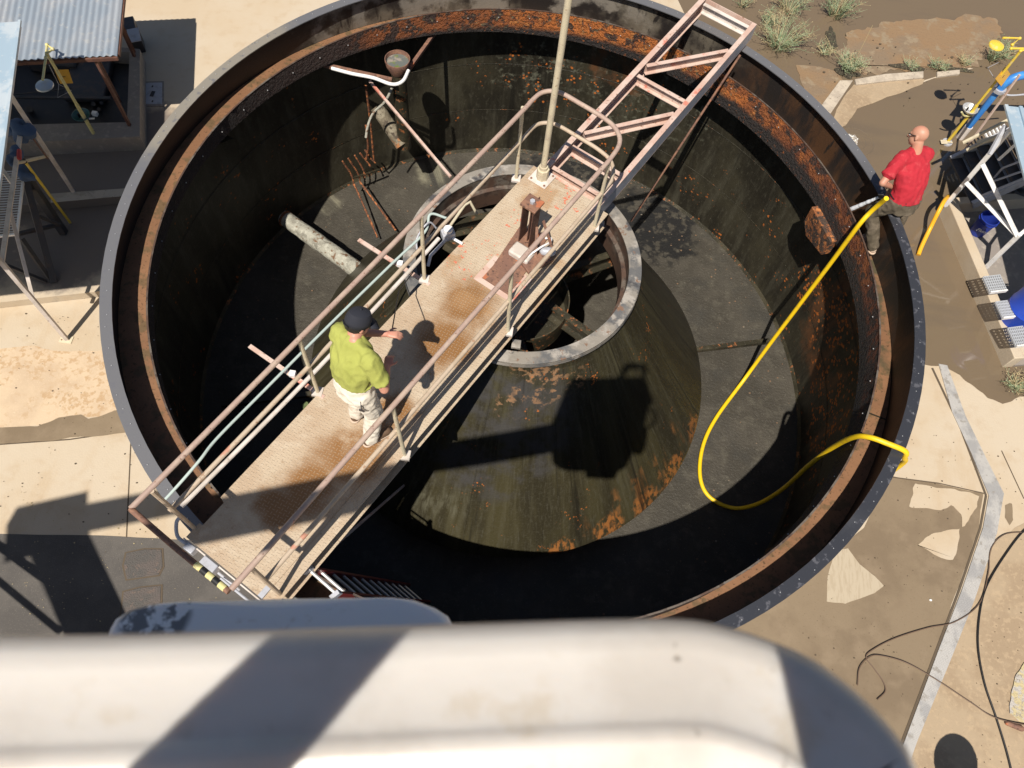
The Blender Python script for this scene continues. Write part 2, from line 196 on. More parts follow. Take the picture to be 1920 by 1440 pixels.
 frp=M('white_fibreglass', (.63, .595, .55), .36, layers=[dict(s=6, lo=.46, hi=.62, c=(.56, .52, .47)), dict(s=14, lo=.57, hi=.68, c=(.52, .44, .33), f=.5), dict(s=34, lo=.60, hi=.66, c=(.16, .13, .10), f=.8, mul=dict(s=6, lo=.52, hi=.62))], bump=[dict(s=50, h=.0006)], spec=.6),
 frp2=M('scuffed_fibreglass', (.80, .82, .86), .45, layers=[dict(s=40, lo=.44, hi=.52, c=(.06, .06, .07), at=[(-.46, .12, 6.0, .055)], amp=.05, f=.8), dict(s=50, lo=.56, hi=.66, c=(.40, .34, .30), f=.25, at=[(-.28, .16, 6.0, .10)], amp=.06)]),
 ladder=M('ladder_fibreglass', (.20, .03, .03), .45), alu=M('aluminium', (.72, .72, .72), .35, .6),
 skin=M('skin', (.55, .27, .19), .5, layers=[dict(s=8, lo=.45, hi=.65, c=(.60, .25, .18), f=.6)]),
 skin2=M('tanned_skin', (.50, .26, .175), .5, layers=[dict(s=8, lo=.45, hi=.65, c=(.56, .23, .15), f=.6)]),
 green=M('lime_cotton', (.35, .37, .085), .9, layers=[dict(s=5, lo=.5, hi=.7, c=(.30, .32, .068)), dict(s=9, lo=.52, hi=.6, c=(.21, .24, .05), f=.8, at=[(-1.33, 2.86, 1.5, .22)], amp=.2)], bump=[dict(s=300, h=.0008)]),
 red=M('red_cotton', (.43, .016, .030), .85, layers=[dict(s=5, lo=.48, hi=.66, c=(.38, .015, .028)), dict(s=13, lo=.57, hi=.66, c=(.58, .10, .10), f=.3)], bump=[dict(s=300, h=.0008)]),
 khaki=M('dirty_cream_trousers', (.74, .68, .58), .9, layers=[dict(s=7, lo=.5, hi=.64, c=(.70, .62, .50)), dict(s=12, lo=.56, hi=.66, c=(.40, .30, .20), f=.6, z=(.75, .35))], bump=[dict(s=200, h=.001)]),
 olive=M('muddy_olive_trousers', (.085, .068, .045), .9, layers=[dict(s=7, lo=.48, hi=.62, c=(.125, .10, .07)), dict(s=22, lo=.56, hi=.66, c=(.19, .155, .11), f=.6)], bump=[dict(s=200, h=.001)]),
 navy=M('navy_cap_cloth', (.018, .02, .03), .85), hair=M('dark_hair', (.012, .010, .009), .6, bump=[dict(s=150, h=.002)]), leather=M('brown_leather', (.12, .07, .04), .7), pale=M('pale_sole', (.55, .42, .32), .8),
 weed=M('weed_green', (.20, .27, .14), .7, layers=[dict(s=12, lo=.45, hi=.6, c=(.32, .37, .23)), dict(s=30, lo=.55, hi=.65, c=(.40, .40, .27))]), straw=M('dry_straw', (.42, .34, .19), .8),
 rag=M('blue_rag', (.06, .10, .19), .95), redp=M('red_plastic', (.40, .03, .03), .5), grate=M('grey_grating', (.42, .44, .47), .45),
 moss=M('green_moss', (.10, .13, .05), .95), jet=M('white_spray', (.9, .92, .95), .6), brownc=M('brown_cable', (.14, .09, .06), .6), phone=M('phone_glass', (.02, .02, .02), .2),
 cover=M('steel_trench_cover', (.52, .50, .47), .5, .2, layers=[dict(s=2.4, lo=.45, hi=.58, c=(.38, .37, .36)), dict(s=8, lo=.56, hi=.66, c=(.30, .27, .23), f=.7)], plate=(.02, .3, .25, (.6, .6, .6))),
 sootcover=M('rusty_cover', (.105, .088, .080), .85, layers=[dict(s=5, lo=.4, hi=.6, c=(.085, .078, .072)), dict(s=16, lo=.56, hi=.64, c=(.13, .10, .085))], bump=[dict(k='vor', s=60, h=.006)]),
 joint=M('joint_filler', (.10, .075, .05), .9), glass=M('dark_water', (.02, .024, .02), .1),
 bowlw=M('bowl_water', (.13, .14, .13), .25, layers=[dict(s=14, lo=.5, hi=.6, c=(.13, .17, .05)), dict(s=7, lo=.5, hi=.62, c=(.28, .24, .21))]),
)

for k_ in ('frp', 'frp2'):      # thin fibreglass lets some light through
    b_ = MT[k_].node_tree.nodes['Principled BSDF']; b_.inputs['Subsurface Weight'].default_value = .45
    b_.inputs['Subsurface Radius'].default_value = (1.0, .8, .6); b_.inputs['Subsurface Scale'].default_value = .022
# ------------------------------------------------------------------ mesh builder
class MB:
    def __init__(s): s.v = []; s.f = []
    def add(s, vs, fs):
        o = len(s.v); s.v += [V(x) for x in vs]; s.f += [tuple(i + o for i in f) for f in fs]; return s
    def box(s, a, b):
        x0, y0, z0 = a; x1, y1, z1 = b
        return s.add([(x0,y0,z0),(x1,y0,z0),(x1,y1,z0),(x0,y1,z0),(x0,y0,z1),(x1,y0,z1),(x1,y1,z1),(x0,y1,z1)], [(0,3,2,1),(4,5,6,7),(0,1,5,4),(1,2,6,5),(2,3,7,6),(3,0,4,7)])
    def beam(s, p, q, w, h, up=(0, 0, 1), off=(0, 0)):
        "bar from p to q, w across, h along up; off shifts it (side, up)"
        p, q, up = V(p), V(q), V(up); d = (q - p).normalized(); sd = d.cross(up)
        sd = sd.normalized() if sd.length > 1e-4 else V((1, 0, 0)); u = sd.cross(d).normalized()
        o = sd * off[0] + u * off[1]; vs = []
        for c in (p, q):
            for a, b in ((-1, -1), (1, -1), (1, 1), (-1, 1)): vs.append(c + o + sd * (a * w / 2) + u * (b * h / 2))
        return s.add(vs, [(0,1,2,3),(7,6,5,4),(0,4,5,1),(1,5,6,2),(2,6,7,3),(3,7,4,0)])
    def channel(s, p, q, h, fl, side=1, t=.012):
        "C channel whose top face runs p-q; web on one side"
        s.beam(p, q, fl, t, off=(0, -t / 2)); s.beam(p, q, fl, t, off=(0, -h + t / 2)); s.beam(p, q, t, h - 2 * t, off=(side * (fl / 2 - t / 2), -h / 2)); return s
    def tube(s, pts, r, n=10, cap=True):
        pts = [V(p) for p in pts]; k = len(pts); rs = r if isinstance(r, (list, tuple)) else [r] * k
        ref = None; o = len(s.v); fs = []; vs = []
        for i, p in enumerate(pts):
            d = (pts[min(i + 1, k - 1)] - pts[max(i - 1, 0)]).normalized()
            if ref is None: ref = d.orthogonal().normalized()
            ref = (ref - d * ref.dot(d)).normalized(); b = d.cross(ref)
            for j in range(n): a = 2 * pi * j / n; vs.append(p + (ref * cos(a) + b * sin(a)) * rs[i])
        for i in range(k - 1):
            for j in range(n): a = i * n + j; b = i * n + (j + 1) % n; fs.append((a, b, b + n, a + n))
        if cap: fs.append(tuple(reversed(range(n)))); fs.append(tuple(range((k - 1) * n, k * n)))
        return s.add(vs, fs)
    def prism(s, poly, z0, z1):
        a = sum(poly[i][0] * poly[(i+1) % len(poly)][1] - poly[(i+1) % len(poly)][0] * poly[i][1] for i in range(len(poly)))
        if a < 0: poly = poly[::-1]
        n = len(poly); vs = [(p[0], p[1], z0) for p in poly] + [(p[0], p[1], z1) for p in poly]
        return s.add(vs, [tuple(reversed(range(n))), tuple(range(n, 2 * n))] + [(i, (i+1) % n, (i+1) % n + n, i + n) for i in range(n)])
    def sheet(s, poly):
        poly = [V(p) for p in poly]; a = sum(poly[i].x * poly[(i+1) % len(poly)].y - poly[(i+1) % len(poly)].x * poly[i].y for i in range(len(poly)))
        if a < 0: poly = poly[::-1]
        return s.add(poly, [tuple(range(len(poly)))])
    def lathe(s, prof, c=(CX, CY), n=128, a0=0, a1=360, closed=False):
        full = abs(a1 - a0 - 360) < 1e-6; m = n if full else n + 1; k = len(prof); vs = []; fs = []
        for i in range(m):
            a = radians(a0 + (a1 - a0) * i / n)
            for r, z in prof: vs.append((c[0] + r * cos(a), c[1] + r * sin(a), z))
        for i in range(n):
            i2 = (i + 1) % m
            for j in range(k if closed else k - 1):
                j2 = (j + 1) % k; fs.append((i * k + j, i2 * k + j, i2 * k + j2, i * k + j2))
        if not full and closed: fs.append(tuple(reversed(range(k)))); fs.append(tuple(range(n * k, n * k + k)))
        return s.add(vs, fs)
    def ball(s, c, r, sc=(1, 1, 1), n=12, fr=None):
        c = V(c); fr = fr or (V((1,0,0)), V((0,1,0)), V((0,0,1))); vs = []; fs = []
        for i in range(1, n):
            for j in range(n * 2):
                t = pi * i / n; a = pi * j / n; vs.append(c + fr[0] * (r*sc[0]*sin(t)*cos(a)) + fr[1] * (r*sc[1]*sin(t)*sin(a)) + fr[2] * (r*sc[2]*cos(t)))
        k = n * 2; vs += [c + fr[2] * (r * sc[2]), c - fr[2] * (r * sc[2])]
        for i in range(n - 2):
            for j in range(k): fs.append((i*k+j, (i+1)*k+j, (i+1)*k+(j+1)%k, i*k+(j+1)%k))
        for j in range(k): fs.append((len(vs)-2, j, (j+1)%k)); fs.append((len(vs)-1, (n-2)*k+(j+1)%k, (n-2)*k+j))
        return s.add(vs, fs)
    def cap(s, p, q, r1, r2, n=14):
        "tapered capsule"
        p, q = V(p), V(q); d = (q - p); L = d.length; d.normalize(); pts = []; rs = []
        for t in (-.98, -.8, -.5, 0): pts.append(p + d * (r1 * t)); rs.append(r1 * math.sqrt(1 - t * t))
        for t in (0, .5, .8, .98): pts.append(q + d * (r2 * t)); rs.append(r2 * math.sqrt(1 - t * t))
        return s.tube(pts, rs, n)
    def loft(s, secs, right, fwd, n=20):
        "closed stack of ellipses (centre, half width, half depth)"
        vs = []; fs = []; k = len(secs)
        for c, a, b in secs:
            for j in range(n):
                t = 2 * pi * j / n; e = .82; ct, st = cos(t), sin(t)
                vs.append(V(c) + right * (a * math.copysign(abs(ct) ** e, ct)) + fwd * (b * math.copysign(abs(st) ** e, st)))
        for i in range(k - 1):
            for j in range(n): fs.append((i*n+j, i*n+(j+1)%n, (i+1)*n+(j+1)%n, (i+1)*n+j))
        fs.append(tuple(reversed(range(n)))); fs.append(tuple(range((k-1)*n, k*n)))
        return s.add(vs, fs)
    def build(s, name, mat, parent=None, smooth=True, bevel=0, loc=None, ang=35):
        org = V(parent.location) if parent is not None and parent.parent is None else (V(parent['_o']) if parent is not None else (V(loc) if loc else s.v[0].copy() * 0))
        if parent is None and loc is None: org = sum(s.v, V()) / len(s.v); org.z = min(v.z for v in s.v)
        me = bpy.data.meshes.new(name); me.from_pydata([v - org for v in s.v], [], s.f); me.validate()
        me.materials.append(MT[mat] if isinstance(mat, str) else mat)
        o = bpy.data.objects.new(name, me); COL.objects.link(o)
        import bmesh
        bm = bmesh.new(); bm.from_mesh(me); bmesh.ops.recalc_face_normals(bm, faces=bm.faces)
        if all(abs(f.normal.z) > .99 for f in bm.faces) and bm.faces and bm.faces[0].normal.z < 0: bmesh.ops.reverse_faces(bm, faces=bm.faces)
        bm.to_mesh(me); bm.free()
        if smooth: me.shade_smooth(); me.set_sharp_from_angle(angle=radians(ang))
        if bevel:
            b = o.modifiers.new('bevel', 'BEVEL'); b.width = bevel; b.segments = 2; b.limit_method = 'ANGLE'; b.angle_limit = radians(40)
        if parent is not None:
            o.parent = parent; o.location = (0, 0, 0)
        else: o.location = org
        o['_o'] = tuple(org)
        return o

def thing(name, label, cat, loc, group=None):
    o = bpy.data.objects.new(name, None); COL.objects.link(o); o.location = loc; o['_o'] = tuple(loc)
    o['label'] = label; o['category'] = cat; o.empty_display_size = .2
    if group: o['group'] = group
    return o
def tag(o, label, cat, group=None):
    o['label'] = label; o['category'] = cat
    if group: o['group'] = group
    return o
def struct(o): o['kind'] = 'structure'; return o
def spline(pts, k=8):
    pts = [V(p) for p in pts]; out = []; P = [pts[0] * 2 - pts[1]] + pts + [pts[-1] * 2 - pts[-2]]
    for i in range(1, len(P) - 2):
        a, b, c, d = P[i-1:i+3]
        for j in range(k):
            t = j / k; out.append(.5 * ((2*b) + (c - a)*t + (2*a - 5*b + 4*c - d)*t*t + (3*b - a - 3*c + d)*t**3))
    return out + [pts[-1]]
def rag(pts, z, jit=.05, sub=5, seed=1):
    "irregular outline through photo points on the plane z"
    P = [at(u, v, z) for u, v in pts]; out = []
    for i, p in enumerate(P):
        q = P[(i + 1) % len(P)]
        for j in range(sub):
            x = p.lerp(q, j / sub); d = (q - p).normalized(); nn = V((-d.y, d.x, 0))
            k = noise.noise(x * 3.1 + V((seed, 0, 0))) + .6 * noise.noise(x * 9.0 + V((0, seed, 0)))
            out.append(x + nn * k * jit * (0 if j == 0 and jit < .01 else 1))
    return out
# SECTIONS

# ================================================================== GROUND
def sector(name, mat, a0, a1, z1, z0=-3.5, r1=60):
    return struct(MB().lathe([(4.6, z1), (r1, z1), (r1, z0), (4.6, z0)], n=90, a0=a0, a1=a1, closed=True).build(name, mat))
struct(MB().lathe([(4.6, -3.1), (7, -3.1), (14, -3.1), (60, -3.1)], n=128).build('ground', 'concrete'))
sector('pavement', 'concrete', -89, 89, G, -3.08)
def pushed(P, r=4.62):
    out = []
    for p in P:
        d = hypot(p.x - CX, p.y - CY)
        if d < r: p = V((CX + (p.x - CX) * r / d, CY + (p.y - CY) * r / d, p.z))
        out.append(p)
    return out
def slab_left(name, mat, pa, pb, z, z0):
    "raised slab whose near edge runs through photo points pa (left) and pb (at the tank)"
    A, B = at(*pa, z), at(*pb, z); d = (B - A).normalized(); c = V((CX, CY, z)); f = A - c
    b = f.dot(d); t = -b - math.sqrt(b * b - (f.length_squared - 4.6 ** 2)); P = A + d * t
    th = math.degrees(math.atan2(P.y - CY, P.x - CX)) % 360
    arc = [PC(4.6, th + (89 - th) * i / 40, z) for i in range(41)]
    return struct(MB().prism([(p.x, p.y) for p in [A - d * 12] + arc + [V((1, 40, 0)), V((-30, 40, 0))]], z0, z).build(name, mat))
slab_left('pavement', 'shadec', (0, 567), (197, 545), -2.95, -3.09)
slab_left('pavement', 'shadec', (0, 388), (235, 366), -2.75, -2.94)
def patch(name, mat, pts, z, jit=.03, sub=5, seed=1, kind='structure'):
    o = MB().sheet(pushed(rag(pts, z, jit, sub, seed))).build(name, mat, smooth=False); o['kind'] = kind; return o
patch('pavement', 'concrete_spot', [(-60, 655), (60, 650), (120, 658), (195, 655), (215, 700), (260, 780), (145, 786), (60, 800), (-60, 806)], -3.096, .04, 6, 3)
patch('puddle', 'wet', [(-80, 806), (30, 800), (70, 797), (110, 783), (150, 778), (165, 786), (215, 770), (300, 760), (300, 806), (130, 822), (0, 834), (-80, 838)], -3.092, .03, 8, 5)
patch('asphalt', 'asphalt', [(-500, 985), (0, 1001), (190, 1004), (390, 1014), (700, 1060), (700, 1400), (-500, 1500)], -3.096, .006, 6, 3)
patch('pavement', 'curb', [(95, 363), (250, 352), (250, 366), (95, 380)], -2.744, .0, 1)
j = MB()
def groove(mb, pts, z, wd=.012):
    P = [at(u, v, z) for u, v in pts]
    for a, b in zip(P, P[1:]): mb.beam(a, b, wd, .004)
groove(j, [(246, 812), (237, 1008)], -3.096, .014); groove(j, [(-40, 836), (130, 824), (240, 808)], -3.096, .018)
struct(j.build('expansion_joint', 'joint'))
# --- right side: muddy water, bank, curbs
patch('water', 'mud', [(1150, -260), (1700, -400), (2400, -400), (2400, 160), (1940, 118), (1830, 128), (1810, 126), (1735, 150), (1663, 180), (1607, 200), (1570, 235), (1500, 180), (1300, 60)], G + .004, .03, 6, 2)
patch('water', 'mud', [(1570, 228), (1607, 200), (1663, 180), (1735, 152), (1830, 126), (1950, 116), (2200, 200), (2200, 760), (1910, 742), (1896, 750), (1880, 757), (1853, 745), (1822, 723), (1800, 703), (1769, 688), (1700, 678)], G + .005, .03, 6, 8)
patch('mud_bank', 'bank', [(1580, 62), (1647, 43), (1730, 37), (1840, 28), (1873, 40), (1882, 63), (1860, 95), (1833, 120), (1808, 130), (1687, 131), (1625, 139), (1582, 122), (1577, 87)], G + .012, .16, 12, 4)
patch('mud_bank', 'bank', [(1492, 122), (1530, 124), (1567, 133), (1580, 150), (1550, 200), (1520, 190), (1500, 150)], G + .012, .03, 6, 9)
patch('mud_bank', 'tan', [(1568, 205), (1600, 158), (1660, 150), (1733, 148), (1731, 158), (1663, 182), (1607, 204), (1585, 235), (1560, 245)], G + .012, .03, 6, 6)
def curbline(pts, z0, z1, label):
    P = [at(u, v, z1) for u, v in pts]
    o = MB().prism([(p.x, p.y) for p in P], z0, z1).build('curb', 'curb', bevel=.01); return tag(o, label, 'kerb')
curbline([(1575, 150), (1600, 150), (1558, 212), (1538, 200)], G - .02, G + .05, 'short sloping concrete kerb leading down to the tank rim beside the weeds')
curbline([(1603, 148), (1660, 138), (1732, 133), (1732, 145), (1665, 151), (1606, 158)], G - .02, G + .05, 'pale flat concrete kerb at the foot of the muddy bank, left of the gap')
curbline([(1757, 134), (1800, 130), (1800, 138), (1758, 143)], G - .02, G + .045, 'broken stub of concrete kerb half under mud, right of the gap')
# --- bottom right deck
patch('wet_pavement', 'wet', [(1670, 892), (1745, 905), (1843, 925), (1835, 990), (1798, 1100), (1745, 1240), (1690, 1395), (1600, 1600), (1200, 1500), (1200, 1190), (1360, 1190), (1500, 1100), (1620, 990)], G + .003, .015, 8, 2)
patch('pavement', 'tan', [(1884, 1004), (1905, 990), (1960, 950), (2300, 900), (2300, 1700), (1600, 1700), (1716, 1391), (1825, 1125), (1862, 1020)], G + .0035, .03, 7, 4)
patch('pavement', 'concrete', [(1712, 915), (1716, 907), (1790, 920), (1835, 930), (1832, 950), (1806, 988), (1800, 965), (1785, 950), (1765, 958), (1735, 952), (1706, 950)], G + .006, .035, 14, 7)
patch('pavement', 'concrete', [(1720, 1022), (1745, 1000), (1775, 995), (1800, 991), (1794, 1030), (1786, 1048), (1765, 1045), (1735, 1030)], G + .006, .03, 14, 1)
patch('pavement', 'fan', [(1566, 1032), (1590, 1028), (1612, 1058), (1640, 1080), (1657, 1098), (1640, 1112), (1585, 1132), (1550, 1128), (1552, 1080)], G + .006, .008, 6, 1)
patch('puddle', 'wet', [(1885, 948), (1896, 944), (1900, 975), (1893, 985), (1884, 970)], G + .004, .012, 6, 1)
j = MB(); groove(j, [(1675, 895), (1760, 906), (1845, 925)], G + .008, .014); groove(j, [(1748, 690), (1800, 800), (1849, 929), (1838, 990), (1799, 1105), (1688, 1400)], G + .008, .03)
groove(j, [(1878, 845), (1920, 935)], G + .006, .012); struct(j.build('expansion_joint', 'joint'))
cv = MB(); Pl = [(1759, 683), (1784, 772), (1820, 850), (1853, 929), (1842, 990), (1803, 1105), (1760, 1215), (1693, 1395), (1650, 1500)]; Pr = [(1775, 686), (1809, 780), (1848, 860), (1881, 926), (1868, 1000), (1826, 1125), (1785, 1228), (1718, 1391), (1680, 1500)]
for i in range(len(Pl) - 1):
    q = [at(*Pl[i], G), at(*Pr[i], G), at(*Pr[i+1], G), at(*Pl[i+1], G)]
    cv.add([v + V((0, 0, z)) for z in (0, .018) for v in q], [(0,1,2,3),(7,6,5,4),(0,4,5,1),(1,5,6,2),(2,6,7,3),(3,7,4,0)])
tag(cv.build('trench_cover', 'cover', smooth=False), 'pale steel trench cover strip that bends across the concrete deck beside the tank', 'drain cover')
o = patch('curb', 'ycurb', [(1893, 1338), (1896, 1300), (1906, 1268), (1920, 1240), (1990, 1250), (1990, 1370), (1912, 1352)], G + .02, .02, 6, 2); del o['kind']
tag(o, 'yellow painted rough concrete edge at the far right of the deck', 'painted kerb')
for (u, v, s, lab) in [((1745), 1125, .02, 'tiny white pebble on the wet concrete left of the trench cover')]:
    tag(MB().ball(at(u, v, G + .01), s, (1, .8, .6), 6).build('pebble', 'white'), lab, 'pebble')
# access covers in the asphalt
for i, (q, mm, lab) in enumerate([(((237, 1037), (270, 1030), (303, 1030), (305, 1062), (297, 1078), (238, 1086), (232, 1060)), 'sootcover', 'worn brown square access cover set in the asphalt, farther from the white bucket'),
                        (((232, 1110), (262, 1102), (302, 1098), (300, 1165), (226, 1165)), 'sootcover', 'dark square access cover half hidden behind the white bucket rim')]):
    P = [at(u, v, -3.09) for u, v in q]
    c = thing('access_cover', lab, 'cover plate', sum(P, V()) / len(P)); MB().prism([(p.x, p.y) for p in P], -3.1, -3.086).build('plate', mm, c, bevel=.004)
    cc = sum(P, V()) / len(P); MB().prism([(cc.x + (p.x-cc.x)*1.09, cc.y + (p.y-cc.y)*1.09) for p in P], -3.1, -3.091).build('frame', 'joint', c)
c0 = at(286, 175, -2.745); c = thing('valve_cover', 'grey square lid with two slots set in the shaded pavement right of the shed', 'cover plate', c0)
q = [at(267, 153, -2.74), at(307, 152, -2.74), at(307, 199, -2.74), at(266, 199, -2.74)]
MB().prism([(p.x, p.y) for p in q], -2.75, -2.738).build('frame', 'old_concrete', c)
cc = sum(q, V()) / 4; MB().prism([(cc.x + (p.x-cc.x)*.86, cc.y + (p.y-cc.y)*.86) for p in q], -2.74, -2.73).build('lid', 'greyp', c, bevel=.004)
for v in (162, 190): MB().box(at(286, v, -2.73) + V((-.012, -.02, 0)), at(286, v, -2.73) + V((.012, .02, .004))).build('slot', 'darksteel', c)
MB().box(at(286, 176, -2.73) + V((-.03, -.06, 0)), at(286, 176, -2.73) + V((.03, .06, .006))).build('slot', 'darksteel', c)

# ================================================================== TANK
def sloped(mb, zl=-.5):
    "the channel floor falls towards the outlet box"
    for v in mb.v:
        if v.z < zl: v.z += .03 - .15 * cos(math.atan2(v.y - CY, v.x - CX) - radians(20))
    return mb
tank = thing('settling_tank', 'huge round open steel tank, emptied, with black mossy walls and a rusty inner weir', 'tank', (CX, CY, -3.42))
MB().lathe([(4.556, -3.42), (4.556, -.30)]).build('wall', 'wall', tank)
sloped(MB().lathe([(4.553, -.55), (4.553, -.012)])).build('upper_wall', 'shell', tank)
MB().lathe([(4.575, -3.5), (4.575, -.012)]).build('outer_wall', 'shell', tank)
rf = MB().lathe([(4.475, 0), (4.60, 0), (4.60, -.012), (4.475, -.012)], closed=True).build('rim_flange', 'flange', tank)
b = MB()
for i in range(120):
    p = PC(4.54 + random.uniform(-.02, .02), i * 3 + random.uniform(-.8, .8), .006); b.ball(p, .0055, (1, 1, .5), 4)
bb = b.build('bolt', 'alu', tank); bb['kind'] = 'stuff'
sloped(MB().lathe([(4.55, -.55), (4.2, -.56)])).build('launder_floor', 'launder', tank)
b = sloped(MB().lathe([(4.205, -.235), (4.205, -.62), (4.193, -.62), (4.193, -.235)], closed=True)); wr = b.build('weir_plate', 'weir', tank)
sloped(MB().lathe([(4.2, -.62), (4.55, -.63)])).build('launder_underside', 'darksteel', tank)
MB().lathe([(4.190, -.233), (4.209, -.233), (4.209, -.226), (4.190, -.226)], closed=True).build('weir_edge', 'ringin' , tank)
b = MB()
for i in range(60): b.ball(PC(4.187, i * 6, -.36), .008, (1, 1, 1), 4)
bb = b.build('weir_bolt', 'alu', tank); bb['kind'] = 'stuff'
for aa in (222, 300, 345, 30, 75, 118, 160):     # launder brackets under the channel
    MB().prism([(0, 0), (.33, 0), (.33, -.28)], 0, .012).build('bracket', 'slime', tank).matrix_local = Matrix.Identity(4)
    o = [c for c in tank.children if c.name.startswith('bracket')][-1]
    me = o.data; R3 = Matrix.Rotation(radians(aa), 3, 'Z') @ Matrix.Rotation(pi / 2, 3, 'X'); org = V(tank.location)
    for v in me.vertices: v.co = (PC(4.215, aa, -.63) - org) + R3 @ (v.co + org)
MB().lathe([(0, -3.45), (1.5, -3.44), (4.56, -3.42)]).build('floor', 'floor', tank)
MB().lathe([(4.556, -3.42), (4.52, -3.42), (4.556, -3.37)], closed=True).build('weld_seam', 'slime', tank)
for zz in (-1.5, -2.45): MB().lathe([(4.549, zz), (4.553, zz + .006), (4.549, zz + .012)]).build('weld_seam', 'slime', tank)
random.seed(11); sd_ = MB()
for i in range(420):
    a = random.uniform(0, 360); r = 4.5 - abs(random.gauss(0, .5)); p = PC(r, a, -3.415)
    if r > 2.95: sd_.ball(p, random.choice((.006, .009, .012, .02)), (1, random.uniform(.5, 1), .4), 3)
o = sd_.build('sediment', 'scale'); o['kind'] = 'stuff'; tag(o, 'flakes of rust and sediment scattered over the tank floor near its wall', 'sediment')
# outlet box hanging under the launder on the right
h = [at(1512, 395, -.66), at(1548, 363, -.66), at(1573, 413, -.66), at(1566, 440, -.66), at(1548, 463, -.66)]
ax = V((CX, CY, 0)); hc = sum(h, V()) / 5; od = V((hc.x - CX, hc.y - CY, 0)).normalized(); td = V((-od.y, od.x, 0))
def HP(r, t, z): return V((CX, CY, z)) + od * r + td * t
ob = MB(); F = [(-.30, -.70), (.28, -.70), (.28, -1.02), (.12, -1.12), (-.30, -.98)]
k = len(F); vs = [HP(4.09 + (0 if z > -1 else .03), t, z) for t, z in F] + [HP(4.5, t, z) for t, z in F]
ob.add(vs, [tuple(range(k)), tuple(range(2*k-1, k-1, -1))] + [(i, (i+1) % k, (i+1) % k + k, i + k) for i in range(k)]); ob.build('outlet_box', 'flake', tank, smooth=False)

# ================================================================== CENTRE SKIRT
sk = thing('centre_skirt', 'dark flared steel skirt with a pale ring round its top, at the tank centre', 'skirt', (CX, CY, -2.95))
MB().lathe([(1.345, -.24), (1.35, -.50), (1.37, -.55), (2.86, -2.86), (2.885, -2.93), (2.86, -2.93), (2.84, -2.86), (1.36, -.56), (1.335, -.5), (1.335, -.24)], closed=True, n=160).build('cone_wall', 'skirt', sk, ang=30)
MB().lathe([(1.245, -.225), (1.395, -.225), (1.395, -.245), (1.245, -.245)], closed=True, n=160).build('ring_flange', 'ring', sk, bevel=.004)
MB().lathe([(1.40, -.245), (1.405, -.30), (1.35, -.31)]).build('ring_edge', 'ring', sk)
MB().lathe([(1.25, -.245), (1.25, -.44), (1.20, -.45), (1.20, -.72), (1.24, -.73), (1.26, -.45), (1.26, -.245)], closed=True, n=160).build('inner_band', 'ringin', sk)
def spoke(p, q, z, hgt=.24):
    P, Q = at(*p, z), at(*q, z); MB().beam(P, Q, .09, .012, off=(0, -.006)).beam(P, Q, .012, hgt, off=(-.04, -hgt / 2 - .012)).beam(P, Q, .09, .012, off=(0, -hgt - .018)).build('spoke', 'slime', sk)
def rs(a0, r0, a1, r1, z=-.85): 
    P, Q = PC(r0, a0, z), PC(r1, a1, z); MB().beam(P, Q, .10, .012, off=(0, -.006)).beam(P, Q, .012, .24, off=(-.04, -.132)).beam(P, Q, .10, .012, off=(0, -.258)).build('spoke', 'slime', sk)
spoke((1060, 505), (1170, 467), -.85); spoke((1033, 572), (1112, 628), -.85); spoke((800, 428), (925, 400), -.85); spoke((810, 425), (865, 460), -.85); spoke((985, 662), (960, 600), -.85); spoke((985, 322), (1000, 400), -.85)
dc = (at(1010, 545, -1.0) + at(940, 560, -1.0)) / 2; dc = V((CX + .03, CY - .10, 0))
MB().lathe([(.62, -.92), (.62, -1.28), (.605, -1.28), (.605, -.92)], c=(dc.x, dc.y), closed=True, n=80).build('inner_drum', 'slime', sk)
MB().lathe([(0, -1.26), (.61, -1.26)], c=(dc.x, dc.y), n=60).build('drum_floor', 'slime', sk)
MB().lathe([(.16, -3.3), (.16, .1)], c=(dc.x, dc.y), n=32).build('centre_column', 'slime', sk)
for u, v in ((968, 645), (1125, 420)): 
    P = at(u, v, -.2); MB().box(P - V((.05, .05, .03)), P + V((.05, .05, .015))).build('lug', 'ring', sk, bevel=.005)
for aa in (-95, -52, -8, 35, 80, 125, 170, 215):
    MB().tube([PC(1.372, aa, -.55), PC(2.862, aa, -2.86)], .006, 6).build('weld_seam', 'skirt', sk)
# cut in the flange strengthened by two lugs; rake arms under the skirt
for aa in (15, 195):
    MB().beam(PC(.3, aa, -3.2), PC(4.2, aa + 2, -3.2), .07, .07).build('rake_arm', 'slime', sk)

# ================================================================== BRIDGE
br = thing('bridge', 'beige and rust stained steel walkway bridge with pipe railings crossing the tank', 'walkway', W(0, 0, ZW))
S0, S1, N0, N1 = -4.62, .80, -.47, .46
dk = MB()
def deckpoly(P, z0, z1): dk.prism([(W(s, n, 0).x, W(s, n, 0).y) for s, n in P], z0, z1)
deckpoly([(S0, N0 + .02), (-4.46, N0 + .02), (-4.46, -.41), (-4.20, -.41), (-4.18, N0), (S1, N0), (S1, N1), (S0, N1)], ZW - .010, ZW)
dk.build('deck_plate', 'deck', br)
MB().channel(W(S0, .53, ZW + .012), W(.75, .53, ZW + .012), .26, .13, -1).build('side_beam', 'deck', br, bevel=.003)
MB().channel(W(-4.1, -.44, ZW - .012), W(.75, -.44, ZW - .012), .24, .06, -1).build('side_beam', 'beige', br, bevel=.003)
MB().beam(W(S0 - .02, -.47, ZW - .12), W(S0 - .02, .6, ZW - .12), .012, .2).build('end_plate', 'offwhite', br)
